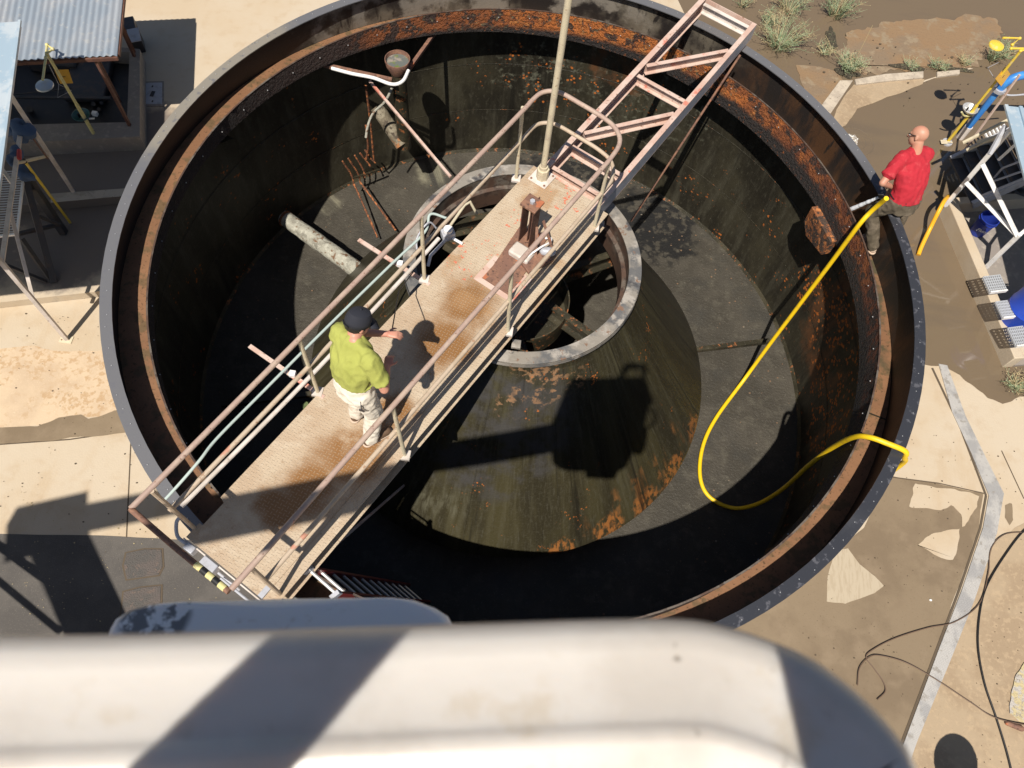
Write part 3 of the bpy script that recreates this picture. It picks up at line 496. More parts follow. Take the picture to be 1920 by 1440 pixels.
# truss half
def ch(a, b, h=.22, fl=.07, side=1, m_='pink', nm='truss_beam'):
    MB().channel(W(*a, ZW), W(*b, ZW), h, fl, side).build(nm, m_, br, bevel=.002)
MB().beam(W(.62, .43, ZW + .001), W(4.66, .43, ZW + .001), .065, .012, off=(0, -.006)).beam(W(.62, .43, ZW), W(4.66, .43, ZW), .065, .012, off=(0, -.244)).build('truss_beam', 'pink', br, bevel=.002)
MB().beam(W(.62, .457, ZW), W(4.66, .457, ZW), .010, .226, off=(0, -.125)).build('truss_beam_web', 'greyp', br)
MB().beam(W(.62, -.345, ZW + .001), W(4.66, -.345, ZW + .001), .07, .012, off=(0, -.006)).beam(W(.62, -.345, ZW), W(4.66, -.345, ZW), .07, .012, off=(0, -.244)).beam(W(.62, -.376, ZW), W(4.66, -.376, ZW), .010, .226, off=(0, -.125)).build('truss_beam', 'pink', br, bevel=.002)
for (a, b2) in [((4.58, -.30), (4.58, .39)), ((4.02, .39), (3.08, -.30)), ((2.86, -.30), (2.86, .39)), ((2.60, .39), (1.62, -.30)), ((1.36, -.30), (1.36, .39)), ((.95, -.30), (.95, .39))]:
    p, q = W(*a, ZW - .03), W(*b2, ZW - .03)
    MB().beam(p, q, .055, .010, off=(0, -.005)).beam(p, q, .010, .12, off=(.0225 if a[1] > b2[1] else -.0225, -.065)).beam(p, q, .055, .010, off=(0, -.13)).build('cross_member', 'offwhite' if a[0] > 4.1 else 'pink', br, bevel=.0015)
MB().beam(W(4.66, -.38, ZW - .12), W(4.66, .46, ZW - .12), .010, .23).build('end_plate', 'pink', br)
# railing
rl = MB(); NL, NR = -.47, .545; ZT, ZM = 1.36, .85
top = [W(-4.71, NL, ZT), W(-2, NL - .005, ZT), W(.35, NL - .03, ZT), W(.62, -.51, ZT), W(.82, -.49, ZT), W(.93, -.36, ZT), W(.94, -.1, ZT), W(.93, .2, ZT), W(.88, .38, ZT), W(.76, .50, ZT), W(.55, .54, ZT), W(.1, .545, ZT), W(-2, .55, ZT), W(-4.70, .555, ZT)]
railing = MB().tube([top[0]] + spline(top[1:-1], 6) + [top[-1]], .024, 12).build('railing', 'railtop', br)
mid = [W(-4.55, NL, ZM), W(-2, NL - .01, ZM), W(.45, -.53, ZM), W(.70, -.54, ZM), W(.88, -.52, ZM), W(.99, -.38, ZM), W(1.0, -.1, ZM), W(.99, .2, ZM), W(.93, .40, ZM), W(.75, .52, ZM), W(.4, .545, ZM), W(-2, .55, ZM), W(-4.48, .545, ZM)]
MB().tube([mid[0]] + spline(mid[1:-1], 6) + [mid[-1]], .022, 12).build('mid_rail', 'beige', railing)
MB().tube([W(-4.71, NL, ZT), W(-4.72, .0, ZT + .0), W(-4.72, .555, ZT)], .024, 12).build('end_rail', 'rust', railing)
for s, n, t_ in [(-2.86, NL - .02, NL), (-1.2, NL - .02, NL - .005), (.52, -.52, -.53), (-2.86, .60, .55), (-1.17, .585, .545), (.51, .565, .54)]:
    MB().tube([W(s, n, ZW - .08), W(s, t_, ZT)], .020, 10).build('post', 'cream', railing)
    MB().box((-.05, -.05, -.02), (.05, .05, .01)).build('post_foot', 'offwhite', railing)
    o = [c for c in railing.children if c.name.startswith('post_foot')][-1]; org = V(railing['_o'])
    for v in o.data.vertices: v.co = (v.co + org) + W(s, n, ZW) - org
for s, n in ((-4.52, -.45), (-4.5, .55)): MB().tube([W(s, n, ZW - .05), W(s, n, ZT)], .020, 10).build('post', 'beige', railing)
for i in range(5): MB().tube([W(-4.72, .22 + i * .06, ZT), W(-4.72, .28 + i * .06, ZT)], .027, 12).build('warning_tape', 'black' if i % 2 else 'paley', railing)
MB().beam(W(-4.5, .44, ZW + .02), W(-4.62, .44, ZW + .02), .05, .03).tube([W(-4.70, .05, ZW + .0), W(-4.70, .55, ZW)], .012).build('latch', 'greyp', br)
# brackets carrying the conduits
for s in (-2.87, -1.22):
    MB().beam(W(s, -.40, ZW - .005), W(s - .02, -1.36, ZW - .005), .045, .02).build('bracket', 'pink', br, bevel=.002)
    MB().box(W(s, -.80, ZW) - V((.03, .03, 0)), W(s, -.80, ZW) + V((.03, .03, .05))).build('clamp', 'whitep', br, bevel=.003)
tag(MB().tube(spline([W(-4.45, -.66, ZW + .05), W(-3.0, -.64, ZW + .04), W(-1.6, -.65, ZW + .04), W(-.72, -.67, ZW + .05)], 8), .022, 10).build('conduit', 'offwhite'), 'straight white conduit running beside the bridge deck to the junction box', 'conduit', 'conduits along the bridge')
tag(MB().tube(spline([W(-4.52, -.84, .30), W(-4.3, -.82, .36), W(-4.05, -.80, .44), W(-3.8, -.84, .42), W(-3.2, -.86, .38), W(-2.3, -.86, .37), W(-1.3, -.84, .37), W(-.80, -.80, .42), W(-.62, -.86, .50), W(-.52, -.72, .45)], 8), .014, 10).build('conduit', 'teal'), 'thin pale green conduit with a bend near the rim, left of the white one', 'conduit', 'conduits along the bridge')
jb = thing('junction_box', 'white junction box with short branching conduits left of the bridge deck, above the skirt ring', 'electrical box', W(-.62, -.62, ZW))
MB().box(V((-.07, -.05, 0)), V((.07, .06, .11))).build('box', 'greyp', jb, bevel=.01)
for c in jb.children:
    for v in c.data.vertices: v.co = Matrix.Rotation(.5, 3, 'Z') @ (v.co + V(jb.location)) + V((0, 0, 0))
MB().tube([W(-.62, -.62, ZW + .12), W(-.62, -.62, ZW + .16)], .05, 8).build('lid', 'whitep', jb)
MB().tube([W(-.62, -.66, ZW + .05), W(-.2, -.72, ZW + .06), W(-.12, -.70, ZW + .06), W(-.1, -.62, ZW - .1)], .016).build('conduit_arm', 'cream', jb)
MB().tube([W(-.66, -.60, ZW + .05), W(-.95, -.60, ZW + .05), W(-1.05, -.56, ZW)], .018).build('conduit_arm', 'greyp', jb)
MB().tube([W(-.62, -.56, ZW + .04), W(-.60, -.44, ZW + .02)], .016).build('conduit_arm', 'whitep', jb)
MB().tube(spline([W(-.64, -.74, ZW + .05), W(-.72, -.80, ZW + .22), W(-.90, -.82, ZW + .12), W(-1.0, -.74, ZW + .02)]), .010).build('flex_cable', 'greyp', jb)
eb = thing('end_box', 'grey weatherproof boxes clustered on conduit at the near end of the bridge', 'electrical box', W(-4.66, -.20, ZW - .1))
for (s, n, a, b_, c_) in ((-4.67, -.36, .07, .10, .10), (-4.68, -.12, .09, .16, .12)):
    MB().beam(W(s, n - b_ / 2, ZW - .05), W(s, n + b_ / 2, ZW - .05), a, c_).build('box', 'greyp', eb, bevel=.008)
MB().tube(spline([W(-4.66, -.40, ZW - .02), W(-4.66, -.52, ZW - .02), W(-4.58, -.60, ZW + .02), W(-4.52, -.60, ZW + .05)]), .017).build('conduit_arm', 'greyp', eb)
MB().tube([W(-4.68, -.02, ZW - .05), W(-4.68, .22, ZW - .10)], .012).build('conduit_arm', 'greyp', eb)
# rope/moss hanging under the deck
tag(MB().tube(spline([W(-3.02, -.50, ZW - .02), W(-3.0, -.52, -.05), W(-3.04, -.50, -.35), W(-3.02, -.53, -.6)], 10), [.035 + .012 * ((i % 3) - 1) for i in range(31)], 8).build('rope', 'moss'), 'mossy green rope end hanging below the left deck edge', 'rope')

# lamp pole
lp = thing('lamp_pole', 'tall cream painted steel pole bolted to the far end of the bridge deck', 'pole', W(.71, -.29, ZW))
MB().beam(W(.71 - .12, -.29, ZW + .008), W(.71 + .12, -.29, ZW + .008), .24, .012).build('base_plate', 'offwhite', lp, bevel=.003)
MB().tube([W(.71, -.29, ZW + .01), W(.71, -.29, ZW + .16)], .072, 8).build('socket', 'cream', lp, bevel=.004)
MB().tube([W(.71, -.29, ZW + .16), W(.71, -.29, ZW + .20)], .05, 14).build('collar', 'cream', lp)
MB().tube([W(.71, -.29, ZW + .2), W(.71, -.29, 3.6)], .034, 16).build('shaft', 'cream', lp)
for a in (-.09, .09):
    for c in (-.09, .09): MB().ball(W(.71 + a, -.29 + c, ZW + .018), .014, (1, 1, .8), 5).build('bolt', 'rust', lp)

# drive stand and its opened hatch
dr = thing('drive_stand', 'upright rusty channel post with a bolted top plate standing on the bridge deck', 'drive stand', W(-.15, .05, ZW))
z0 = ZW + .004
MB().beam(W(-.62, .16, z0 + .01), W(.02, .08, z0 + .01), .34, .02).build('base_plate', 'rust', dr, bevel=.004)
MB().beam(W(-.88, .17, z0 + .006), W(-.50, .17, z0 + .006), .50, .008).build('hatch_frame', 'pink', dr)
MB().beam(W(-.82, .16, z0 + .014), W(-.52, .16, z0 + .014), .34, .008).build('hatch_plate', 'rust', dr)
MB().beam(W(-.33, .03, z0 + .06), W(-.33, .28, z0 + .06), .17, .09).build('gear_cover', 'offwhite', dr, bevel=.02)
MB().beam(W(-.06, .09, z0), W(-.06, .09, z0 + .62), .012, .15, up=(DV.x, DV.y, 0)).beam(W(-.125, .15, z0), W(-.125, .15, z0 + .62), .14, .012, up=(NV.x, NV.y, 0)).beam(W(-.125, .02, z0), W(-.125, .02, z0 + .62), .14, .012, up=(NV.x, NV.y, 0)).build('post', 'rustdk', dr, bevel=.003)
MB().beam(W(-.21, .085, z0 + .635), W(-.03, .085, z0 + .635), .19, .03).build('top_plate', 'rust', dr, bevel=.006)
MB().tube([W(-.12, .085, z0 + .65), W(-.12, .085, z0 + .685)], .028, 6).build('bolt', 'greyp', dr)
MB().beam(W(-.10, .17, z0 + .30), W(-.32, .33, z0 + .0), .03, .008).build('brace', 'rust', dr)
MB().beam(W(-.02, .19, z0 + .34), W(-.10, .44, z0 + .0), .03, .008).build('brace', 'rust', dr)
MB().tube(spline([W(-.36, .24, z0 + .10), W(-.20, .30, z0 + .15), W(-.06, .33, z0 + .12), W(.02, .30, z0 + .08), W(.0, .24, z0 + .05)]), .011).build('flex_cable', 'whitep', dr)
MB().beam(W(-.45, .28, z0 + .03), W(-.15, .40, z0 + .03), .15, .05).build('motor_foot', 'rust', dr, bevel=.01)
MB().cap(W(-.16, .33, z0 + .07), W(-.12, .40, z0 + .07), .05, .05).build('motor_housing', 'greyp', dr)

# stay rods under both ends
tag(MB().tube([at(1388, 103, .12), at(1183, 415, -2.3)], .016, 8).build('stay_rod', 'rust'), 'long thin steel rod running from the right truss beam down into the tank', 'steel rod')
tag(MB().tube([at(583, 1062, .02), at(760, 908, -2.4)], .016, 8).build('stay_rod', 'pink'), 'long thin steel rod slanting down below the near end of the bridge', 'steel rod')

# ladder hanging into the tank
ld = thing('ladder', 'dark red fibreglass ladder with silver rungs standing in the tank beside the near bridge end', 'ladder', at(700, 1100, -3.3))
T0 = at(575, 1068, .12); T1 = at(628, 1115, .12); dn = V((0.62, .60, -3.35))
for T in (T0, T1): MB().beam(T, T + dn, .03, .08, up=(.6, .6, .3)).build('rail', 'ladder', ld, bevel=.003)
for i in range(12):
    f = .02 + i * .083; MB().tube([T0 + dn * f, T1 + dn * f], .017, 8).build('rung', 'alu', ld)
for T in (T0, T1): MB().beam(T - dn * .005, T + dn * .02, .04, .09, up=(.6, .6, .3)).build('end_cap', 'greyp', ld)

# ================================================================== INSIDE THE TANK
fx, fy = at(745, 110, -.5).x, at(745, 110, -.5).y
fu = thing('scum_funnel', 'rusty round funnel on a vertical pipe standing inside the far wall of the tank', 'funnel', (fx, fy, -2.2))
MB().lathe([(.175, -.5), (.165, -.5), (.155, -.58), (.10, -.66), (.10, -.72), (.115, -.72), (.165, -.60), (.178, -.52)], c=(fx, fy), closed=True, n=40).build('bowl', 'rust', fu)
MB().lathe([(0, -.555), (.155, -.555)], c=(fx, fy), n=30).build('bowl_water', 'bowlw', fu)
MB().tube([V((fx, fy, -.70)), V((fx, fy, -2.2))], .105, 24).build('pipe', 'slime', fu)
pe, pq = at(754, 272, -2.10), at(706, 200, -1.70)
MB().tube([pe.lerp(pq, k / 14) for k in range(15)], [.108 + .008 * noise.noise(pe.lerp(pq, k / 14) * 8) for k in range(15)], 24).build('side_pipe', 'oldpipe', fu)
MB().beam(at(735, 150, -.66), at(607, 122, -.60), .05, .05).build('bracket_arm', 'rust', fu, bevel=.003)
MB().beam(at(765, 132, -.66), at(818, 58, -.66), .05, .05).build('bracket_arm', 'rust', fu, bevel=.003)
MB().beam(at(693, 152, -.85), at(845, 332, -.9), .035, .035).build('strut', 'pink', fu, bevel=.003)
tag(MB().tube(spline([at(622, 128, -.55), at(660, 138, -.55), at(700, 146, -.56), at(735, 158, -.6), at(755, 152, -.58), at(766, 132, -.56)], 8), .024, 10).build('white_hose', 'white'), 'white hose tied along the bracket below the funnel', 'hose')
tag(MB().tube(spline([at(735, 165, -.9), at(722, 190, -1.1), at(700, 212, -1.3), at(690, 235, -1.45), at(686, 258, -1.6)], 8), .018, 10).build('sampling_hose', 'lime'), 'dull cream hose end curving down left of the funnel pipe', 'hose')
def rod(pts, r, nm, lab, cat, m_='rustbar', grp=None):
    P = spline(pts, 10); o = MB().tube(P, [r * (1 + .35 * noise.noise(p * 14)) for p in P], 9).build(nm, m_); return tag(o, lab, cat, grp)
rod([atr(686, 160, 4.05), atr(694, 225, 4.12), atr(701, 300, 4.2)], .016, 'hanging_bar', 'scaly rusty bar hanging beside the funnel pipe, right one of the pair', 'rusty bar')
rod([atr(686, 235, 4.15), atr(690, 272, 4.2), atr(687, 298, 4.25)], .017, 'hanging_bar', 'scaly rusty bar hanging beside the funnel pipe, left shorter one of the pair', 'rusty bar')
rk = thing('sludge_rake', 'rusty rake with bent fingers hanging above the tank floor left of the funnel', 'rake', tuple(atr(690, 310, 4.2)))
for i, (a, b2, c2) in enumerate([((642, 302), (659, 328), (664, 348)), ((653, 297), (671, 325), (676, 345)), ((665, 291), (681, 318), (684, 333)), ((675, 287), (692, 308), (694, 312)), ((684, 281), (696, 298), (704, 305))]):
    P = spline([atr(*a, 4.32), atr(*b2, 4.26), atr(*c2, 4.22)], 8); MB().tube(P, [.015 + .008 * noise.noise(p * 20) for p in P], 8).build('tine', 'rustbar', rk)
MB().beam(atr(661, 334, 4.24), atr(712, 318, 4.24), .03, .03).build('cross_bar', 'slime', rk)
for a, b2 in (((664, 345), (708, 445)), ((676, 342), (742, 432))):
    P = [atr(*a, 4.22).lerp(at(*b2, -3.28), k / 20) for k in range(21)]; MB().tube(P, [.016 + .008 * noise.noise(p * 18) for p in P], 8).build('long_bar', 'rustbar', rk)
ip = thing('inlet_pipe', 'thick pale crusted pipe running over the tank floor from the wall to the skirt', 'pipe', at(600, 455, -2.75))
P0, P1 = at(536, 410, -2.75), at(672, 508, -2.75); dd = (P1 - P0).normalized(); P0 = P0 - dd * .04
P = [P0.lerp(P1, k / 30) for k in range(31)]; MB().tube(P, [.125 + .012 * noise.noise(p * 6) for p in P], 24).build('barrel', 'lime', ip)
P = [P0 + dd * .02, P0 + dd * .06]; MB().tube(P, .133, 24).build('collar', 'rustbar', ip)

# yellow hose
hp = [(1662, 372, .40), (1650, 382, .25), (1632, 398, .08), (1608, 425, -.12), (1560, 490, -.8), (1500, 570, -1.7), (1440, 650, -2.65), (1395, 712, -3.30), (1345, 780, -3.38), (1320, 830, -3.38), (1312, 880, -3.38), (1320, 918, -3.38), (1345, 942, -3.37), (1382, 953, -3.33), (1425, 943, -3.0), (1470, 915, -2.4), (1515, 874, -1.55), (1560, 840, -.8), (1600, 820, -.20), (1630, 820, .02), (1665, 832, .07), (1697, 846, .045), (1696, 858, -.10), (1688, 872, -.4)]
hpw = [at(*p) for p in hp]; hpw += [V((hpw[-1].x + .0, hpw[-1].y - .02, -1.4)), V((hpw[-1].x, hpw[-1].y - .1, -2.87))]
tag(MB().tube(spline(hpw, 10), .029, 12).build('yellow_hose', 'yel'), 'long yellow hose looping over the tank floor from the man in red to the rim', 'hose')
jt = MB(); A_, B_ = at(1652, 368, .22), at(1594, 393, -.30)
P = [A_.lerp(B_, k / 60) for k in range(61)]; jt.tube(P, [.010 + .016 * (k / 60) ** .6 + .010 * abs(noise.noise(P[k] * 14)) for k in range(61)], 9)
tag(jt.build('water_jet', 'jet'), 'white jet of water spraying from the nozzle of the man in red onto the channel', 'water jet')

# ================================================================== LEFT SIDE
ZL2, ZL1, ZL0 = -2.75, -2.95, -3.1
# corrugated lean-to roof and its frame
ZR = -1.08
c00, c10 = at(33, 113, ZR), at(219, 104, ZR); e1 = (c10 - c00).normalized(); e2 = (at(228, 0, ZR) - c10); e2 = e2 - e1 * e2.dot(e1); e2.normalize()
LW = (c10 - c00).length; org = c10
sh = thing('lean_to_shed', 'open shed with a shiny corrugated metal roof above a dark pit at the upper left', 'shed', at(240, 235, ZL2))
def corr(o0, d1, d2, L1, L2, pitch, amp, tilt=0.0, th=.004):
    mb = MB(); n = int(L1 / pitch * 6); vs = []
    for t in (0, 1):
        for i in range(n + 1):
            for jx in (0, 1):
                a = L1 * i / n; z = amp * sin(2 * pi * a / pitch); vs.append(o0 + d1 * a + d2 * (L2 * jx) + V((0, 0, z + tilt * jx - th * t)))
    m2 = (n + 1) * 2; fs = []
    for i in range(n): a = 2 * i; fs += [(a, a + 1, a + 3, a + 2), (m2 + a, m2 + a + 2, m2 + a + 3, m2 + a + 1), (a, a + 2, m2 + a + 2, m2 + a), (a + 1, m2 + a + 1, m2 + a + 3, a + 3)]
    fs += [(0, m2, m2 + 1, 1), (2*n, 2*n+1, m2+2*n+1, m2+2*n)]
    return mb.add(vs, fs)
corr(org - e1 * 3.2, e1, e2, 3.2, 2.0, .092, .012).build('roof', 'galv', sh, ang=80)
for (u, v, b_) in ((175, 110, (243, 235)), (224, 45, (252, 105))):
    q = at(*b_, -2.45); MB().beam(V((q.x, q.y, -2.5)), V((q.x, q.y, ZR - .02)), .045, .045, up=(1, 0, 0)).build('post', 'rustdk', sh, bevel=.003)
q = at(213, 165, -2.2); MB().beam(V((q.x, q.y, -2.5)), V((q.x, q.y, ZR - .02)), .02, .02, up=(1, 0, 0)).build('post', 'rustdk', sh)
MB().beam(org - e1 * 3.1 + V((0, 0, -.05)), org + V((0, 0, -.05)), .04, .05, off=(0, 0)).beam(org + e2 * .05 + V((0, 0, -.05)), org + e2 * 1.9 + V((0, 0, -.05)), .04, .05).build('eave_beam', 'rustdk', sh)
MB().beam(at(225, 40, -1.6), at(252, 98, -2.4), .05, .02).build('brace', 'rustdk', sh)
# concrete pit under it
pt = thing('pit', 'low concrete walled pit with dark machinery under the corrugated roof', 'pit', at(258, 250, ZL2))
zt = -2.45; O = [at(-60, 272, zt), at(262, 256, zt), at(262, 92, zt), at(-60, 60, zt)]
I = [at(-60, 236, zt), at(238, 229, zt), at(243, 98, zt), at(-60, 80, zt)]
wm = MB(); n4 = 4
vs = [V((p.x, p.y, z)) for z in (zt, -2.78) for p in O] + [V((p.x, p.y, z)) for z in (zt, -2.78) for p in I]
fs = []
for i in range(4):
    j_ = (i + 1) % 4; fs += [(i, j_, 8 + j_, 8 + i), (i, 4 + i, 4 + j_, j_), (8 + i, 8 + j_, 12 + j_, 12 + i)]
wm.add(vs, fs).build('wall', 'old_concrete', pt, smooth=False)
MB().sheet([V((p.x, p.y, -2.70)) for p in I]).build('dark_floor', 'dark', pt)
MB().beam(at(-20, 182, -2.45), at(208, 184, -2.45), .05, .03).beam(at(20, 178, -2.4), at(135, 165, -2.4), .015, .015).build('cross_beam', 'darksteel', pt)
pm = MB().beam(at(130, 150, -2.62), at(205, 150, -2.62), .9, .12); pm.build('machine_cover', 'darksteel', pt, bevel=.02)
MB().beam(at(58, 112, -2.6), at(150, 118, -2.6), .35, .2).build('machine_cover', 'darksteel', pt, bevel=.03)
for (u, v, r) in ((55, 205, .05), (175, 195, .035), (190, 193, .03), (185, 205, .03)):
    MB().tube([at(u, v, -2.7), at(u, v, -2.55)], r, 10).build('valve', 'darksteel', pt)
MB().box(at(178, 213, -2.45) - V((.04, .03, .03)), at(178, 213, -2.45) + V((.04, .03, .03))).build('valve_tag', 'whitep', pt)
# machines right of the shed
ck = thing('grey_cabinet', 'small grey cabinet in shade right behind the corrugated roof corner', 'cabinet', at(250, 60, ZL2))
MB().beam(at(240, 68, -2.5), at(262, 64, -2.5), .30, .5).build('body', 'darksteel', ck, bevel=.01); MB().beam(at(240, 68, -2.24), at(262, 64, -2.24), .32, .012).build('lid', 'greyp', ck)
# shower and eyewash stations
def station(lab, foot, zf, H, arm, zarm, head, bowl, sign, m_, mh, mbowl, bh, sgz, flip=1):
    p = at(*foot, zf); t = thing('safety_shower', lab, 'safety shower', p)
    base = p; topz = zf + H; A = [V((p.x, p.y, zf + .02)), V((p.x, p.y, topz))]
    MB().tube([A[0], V((p.x, p.y, zf + .9))], .028, 12).tube([V((p.x, p.y, zf + .9)), A[1]], .022, 12).build('pole', m_, t)
    MB().tube([V((p.x, p.y, zf)), V((p.x, p.y, zf + .03))], .09, 16).build('foot_plate', 'greyp', t)
    pts = [A[1]] + [at(u, v, zarm) for u, v in arm]; MB().tube(pts, .017, 10).build('arm', m_, t)
    for q in pts[:-1]: MB().ball(q, .026, n=6).build('elbow', m_, t)
    h = at(*head, zarm - .06); MB().lathe([(0, h.z + .02), (.03, h.z + .02), (.115, h.z - .012), (.12, h.z - .03), (.105, h.z - .035), (0, h.z - .01)], c=(h.x, h.y), n=32).build('shower_head', mh, t)
    b_ = at(*bowl, zf + bh); bw = MB().lathe([(0, b_.z - .07), (.05, b_.z - .075), (.115, b_.z - .02), (.135, b_.z + .015), (.128, b_.z + .018), (.108, b_.z - .012), (.05, b_.z - .055), (0, b_.z - .055)], c=(b_.x, b_.y), n=32).build('bowl', mbowl, t)
    nz = MB()
    MB().tube([V((b_.x - .04, b_.y, b_.z - .05)), V((b_.x - .04, b_.y, b_.z + .02))], .014, 8).build('nozzle', 'black', t); MB().tube([V((b_.x + .04, b_.y, b_.z - .05)), V((b_.x + .04, b_.y, b_.z + .02))], .014, 8).build('nozzle', 'black', t)
    MB().tube([V((p.x, p.y, b_.z - .07)), V((b_.x, b_.y, b_.z - .08))], .018, 8).build('bowl_arm', m_, t)
    MB().beam(V((p.x, p.y, b_.z - .02)) + V((.05 * flip, .02, 0)), V((p.x, p.y, b_.z - .02)) + V((.13 * flip, .04, 0)), .03, .006).build('push_flag', 'whitep', t)
    q = [at(u, v, z) for (u, v, z) in sign]; nn = (q[1] - q[0]).cross(q[3] - q[0]).normalized() * .003
    MB().add([x - nn for x in q] + [x + nn for x in q], [(3,2,1,0),(4,5,6,7),(0,1,5,4),(1,2,6,5),(2,3,7,6),(3,0,4,7)]).build('sign', 'orange', t)
    c = sum(q, V()) / 4; ex = (q[1] - q[0]) * .11; ey = (q[0] - q[3]).normalized() * .012; up = nn.normalized() * (.006 if nn.z > 0 else -.006)
    MB().beam(c - ex + up, c + ex + up, .008 if 1 else 0, .004, up=nn).build('sign_mark', 'black', t)
    w1 = V((pts[-2].x, pts[-2].y, zarm)); s1 = V((p.x, p.y, 0)).lerp(V((w1.x, w1.y, 0)), .35); 
    return t, p
s1, sp = station('safety shower with grey disc head and teal bowl, standing before the shed', (190, 275), ZL2, 1.84, [(99, 92), (88, 84), (86, 108), (80, 150)], -.92, (82, 158), (152, 216), [(102, 131, -1.35), (128, 130, -1.35), (137, 156, -1.55), (113, 157, -1.55)], 'paley', 'galv', 'tealbowl', .62, 0)
# pull rod triangle
tr = at(110, 158, -1.5); MB().tube([at(92, 122, -.95), tr], .004, 6).tube([tr, at(108, 183, -1.6), at(134, 170, -1.6), tr], .004, 6).build('pull_rod', 'greyp', s1)
s2, sp2 = station('safety shower with round yellow head and shiny bowl, standing in the mud', (1775, 268), G, 2.02, [(1925, 91), (1896, 91), (1898, 84), (1912, 72), (1880, 71)], -.86, (1870, 83), (1819, 204), [(1866, 148, -1.3), (1885, 125, -1.3), (1894, 139, -1.5), (1877, 162, -1.5)], 'yelp', 'yelp', 'alu', .80, 0, -1)
MB().tube([at(1864, 146, -1.6), at(1852, 127, -1.6), at(1872, 117, -1.6)], .004, 6).build('pull_rod', 'greyp', s2)
MB().beam(at(1764, 266, G + .05), at(1776, 266, G + .06), .09, .012).beam(at(1776, 266, G + .06), at(1786, 267, G + .06), .03, .012).build('treadle', 'cream', s2, bevel=.004)
MB().tube(spline([at(1803, 210, G + .82), at(1808, 217, G + .72), at(1822, 216, G + .70), at(1836, 204, G + .72)]), .015, 8).build('bowl_pipe', 'paley', s2)

# canopy on white posts, left
cn = thing('canopy', 'high pale blue canopy roof on leaning white posts at the left edge', 'canopy', at(125, 638, ZL0))
zc = -.11; K0, K1 = at(38, 40, zc), at(-8, 400, zc); kd = (K1 - K0).normalized(); kn = V((kd.y, -kd.x, 0)); kn = kn if kn.x < 0 else -kn
KL = 3.52
for i in range(11):
    a = K0 + kn * (.30 * i); MB().add([a + V((0, 0, z)) + d for z in (-.006, 0) for d in (V(), kd * KL, kd * KL + kn * .29, kn * .29)], [(0,1,2,3),(7,6,5,4),(0,4,5,1),(1,5,6,2),(2,6,7,3),(3,7,4,0)]).beam(a + V((0, 0, .012)), a + kd * KL + V((0, 0, .012)), .035, .03).build('roof_panel', 'bluesheet', cn)
MB().beam(K0 + V((0, 0, -.05)) + kn * .05, K0 + V((0, 0, -.05)) + kd * KL + kn * .05, .05, .08).build('roof_beam', 'offwhite', cn)
def bar(p, q, w_, mat_, par, nm, h_=None): return MB().beam(p, q, w_, h_ or w_, up=(.3, .2, 1)).build(nm, mat_, par, bevel=.003)
fA = at(138, 360, ZL2); tA = at(22, 182, ZL2 + 1.93); bar(fA, tA.lerp(fA, -.25), .055, 'offwhite', cn, 'post')
fB = at(126, 637, ZL0); tB = at(-4, 484, ZL0 + 1.94); bar(fB, fB.lerp(tB, 1.3), .055, 'offwhite', cn, 'post')
MB().box(fB - V((.10, .06, 0)), fB + V((.08, .06, .012))).build('foot_plate', 'cream', cn, bevel=.002)
MB().ball(fB + V((-.07, -.02, .012)), .012, n=5).build('bolt', 'rust', cn)
rA, rB = at(40, 238, ZL2 + 1.40), at(3, 495, ZL0 + 1.85); bar(rA, rB, .055, 'offwhite', cn, 'rail')
bar(at(19, 395, -1.32), at(61, 556, ZL0 + 1.0), .045, 'offwhite', cn, 'brace'); bar(at(-30, 270, -1.2), at(27, 350, -1.34), .045, 'offwhite', cn, 'brace')
bar(at(31, 306, -1.35), at(91, 292, ZL2 + .82), .035, 'cream', cn, 'cross_bar'); bar(at(48, 240, -1.3), at(90, 298, -1.9), .02, 'rust', cn, 'cross_bar')
# rags
def ragblob(c, z, r, sc, mat_, lab, seed=0, name='rag'):
    mb = MB().ball(at(*c, z), r, sc, 14)
    for v in mb.v:
        k = noise.noise(v * 9 + V((seed, 0, 0))); v += (v - at(*c, z)) * k * .9 + V((0, 0, -abs(k) * r * .5))
    o = mb.build(name, mat_); return tag(o, lab, 'rag')
ragblob((38, 238), -1.33, .16, (1, .9, .8), 'rag', 'bundled dark blue rag tied round the top of the left white rail', 3)
ragblob((28, 292), -1.36, .12, (.7, 1.3, .8), 'rag', 'dark blue rag wrapped on the rail beside a red strip', 5)
ragblob((47, 323), -1.75, .14, (.8, 1, .9), 'rag', 'crumpled grey blue rag hanging over the top of the slatted rack', 9)
tag(MB().cap(at(36, 283, -1.28), at(36, 296, -1.28), .03, .03).build('red_cloth', 'redp'), 'short red strip wrapped round the white rail by the blue rags', 'cloth')
tag(MB().tube(spline([at(45, 243, -1.3), at(52, 248, -1.35), at(56, 256, -1.45), at(44, 262, -1.5)]), .018, 8).build('blue_glove', 'rag'), 'twisted pale blue cloth end dangling from the topmost rag', 'cloth')
# slatted rack
sr = thing('slatted_rack', 'slatted metal rack lying under the canopy below the rags', 'rack', at(20, 380, -2.0))
for i in range(26):
    t = i / 25; a = at(-10, 323, -1.9).lerp(at(-22, 442, -1.9), t); b_ = at(44, 320, -1.9).lerp(at(32, 439, -1.9), t); MB().beam(a, b_, .018, .012, up=(0, .5, 1)).build('slat', 'grate', sr)
MB().beam(at(45, 326, -1.88), at(31, 445, -1.88), .03, .03).build('side_rail', 'whitep', sr); MB().beam(at(-12, 444, -1.88), at(33, 439, -1.88), .03, .03).build('side_rail', 'whitep', sr)
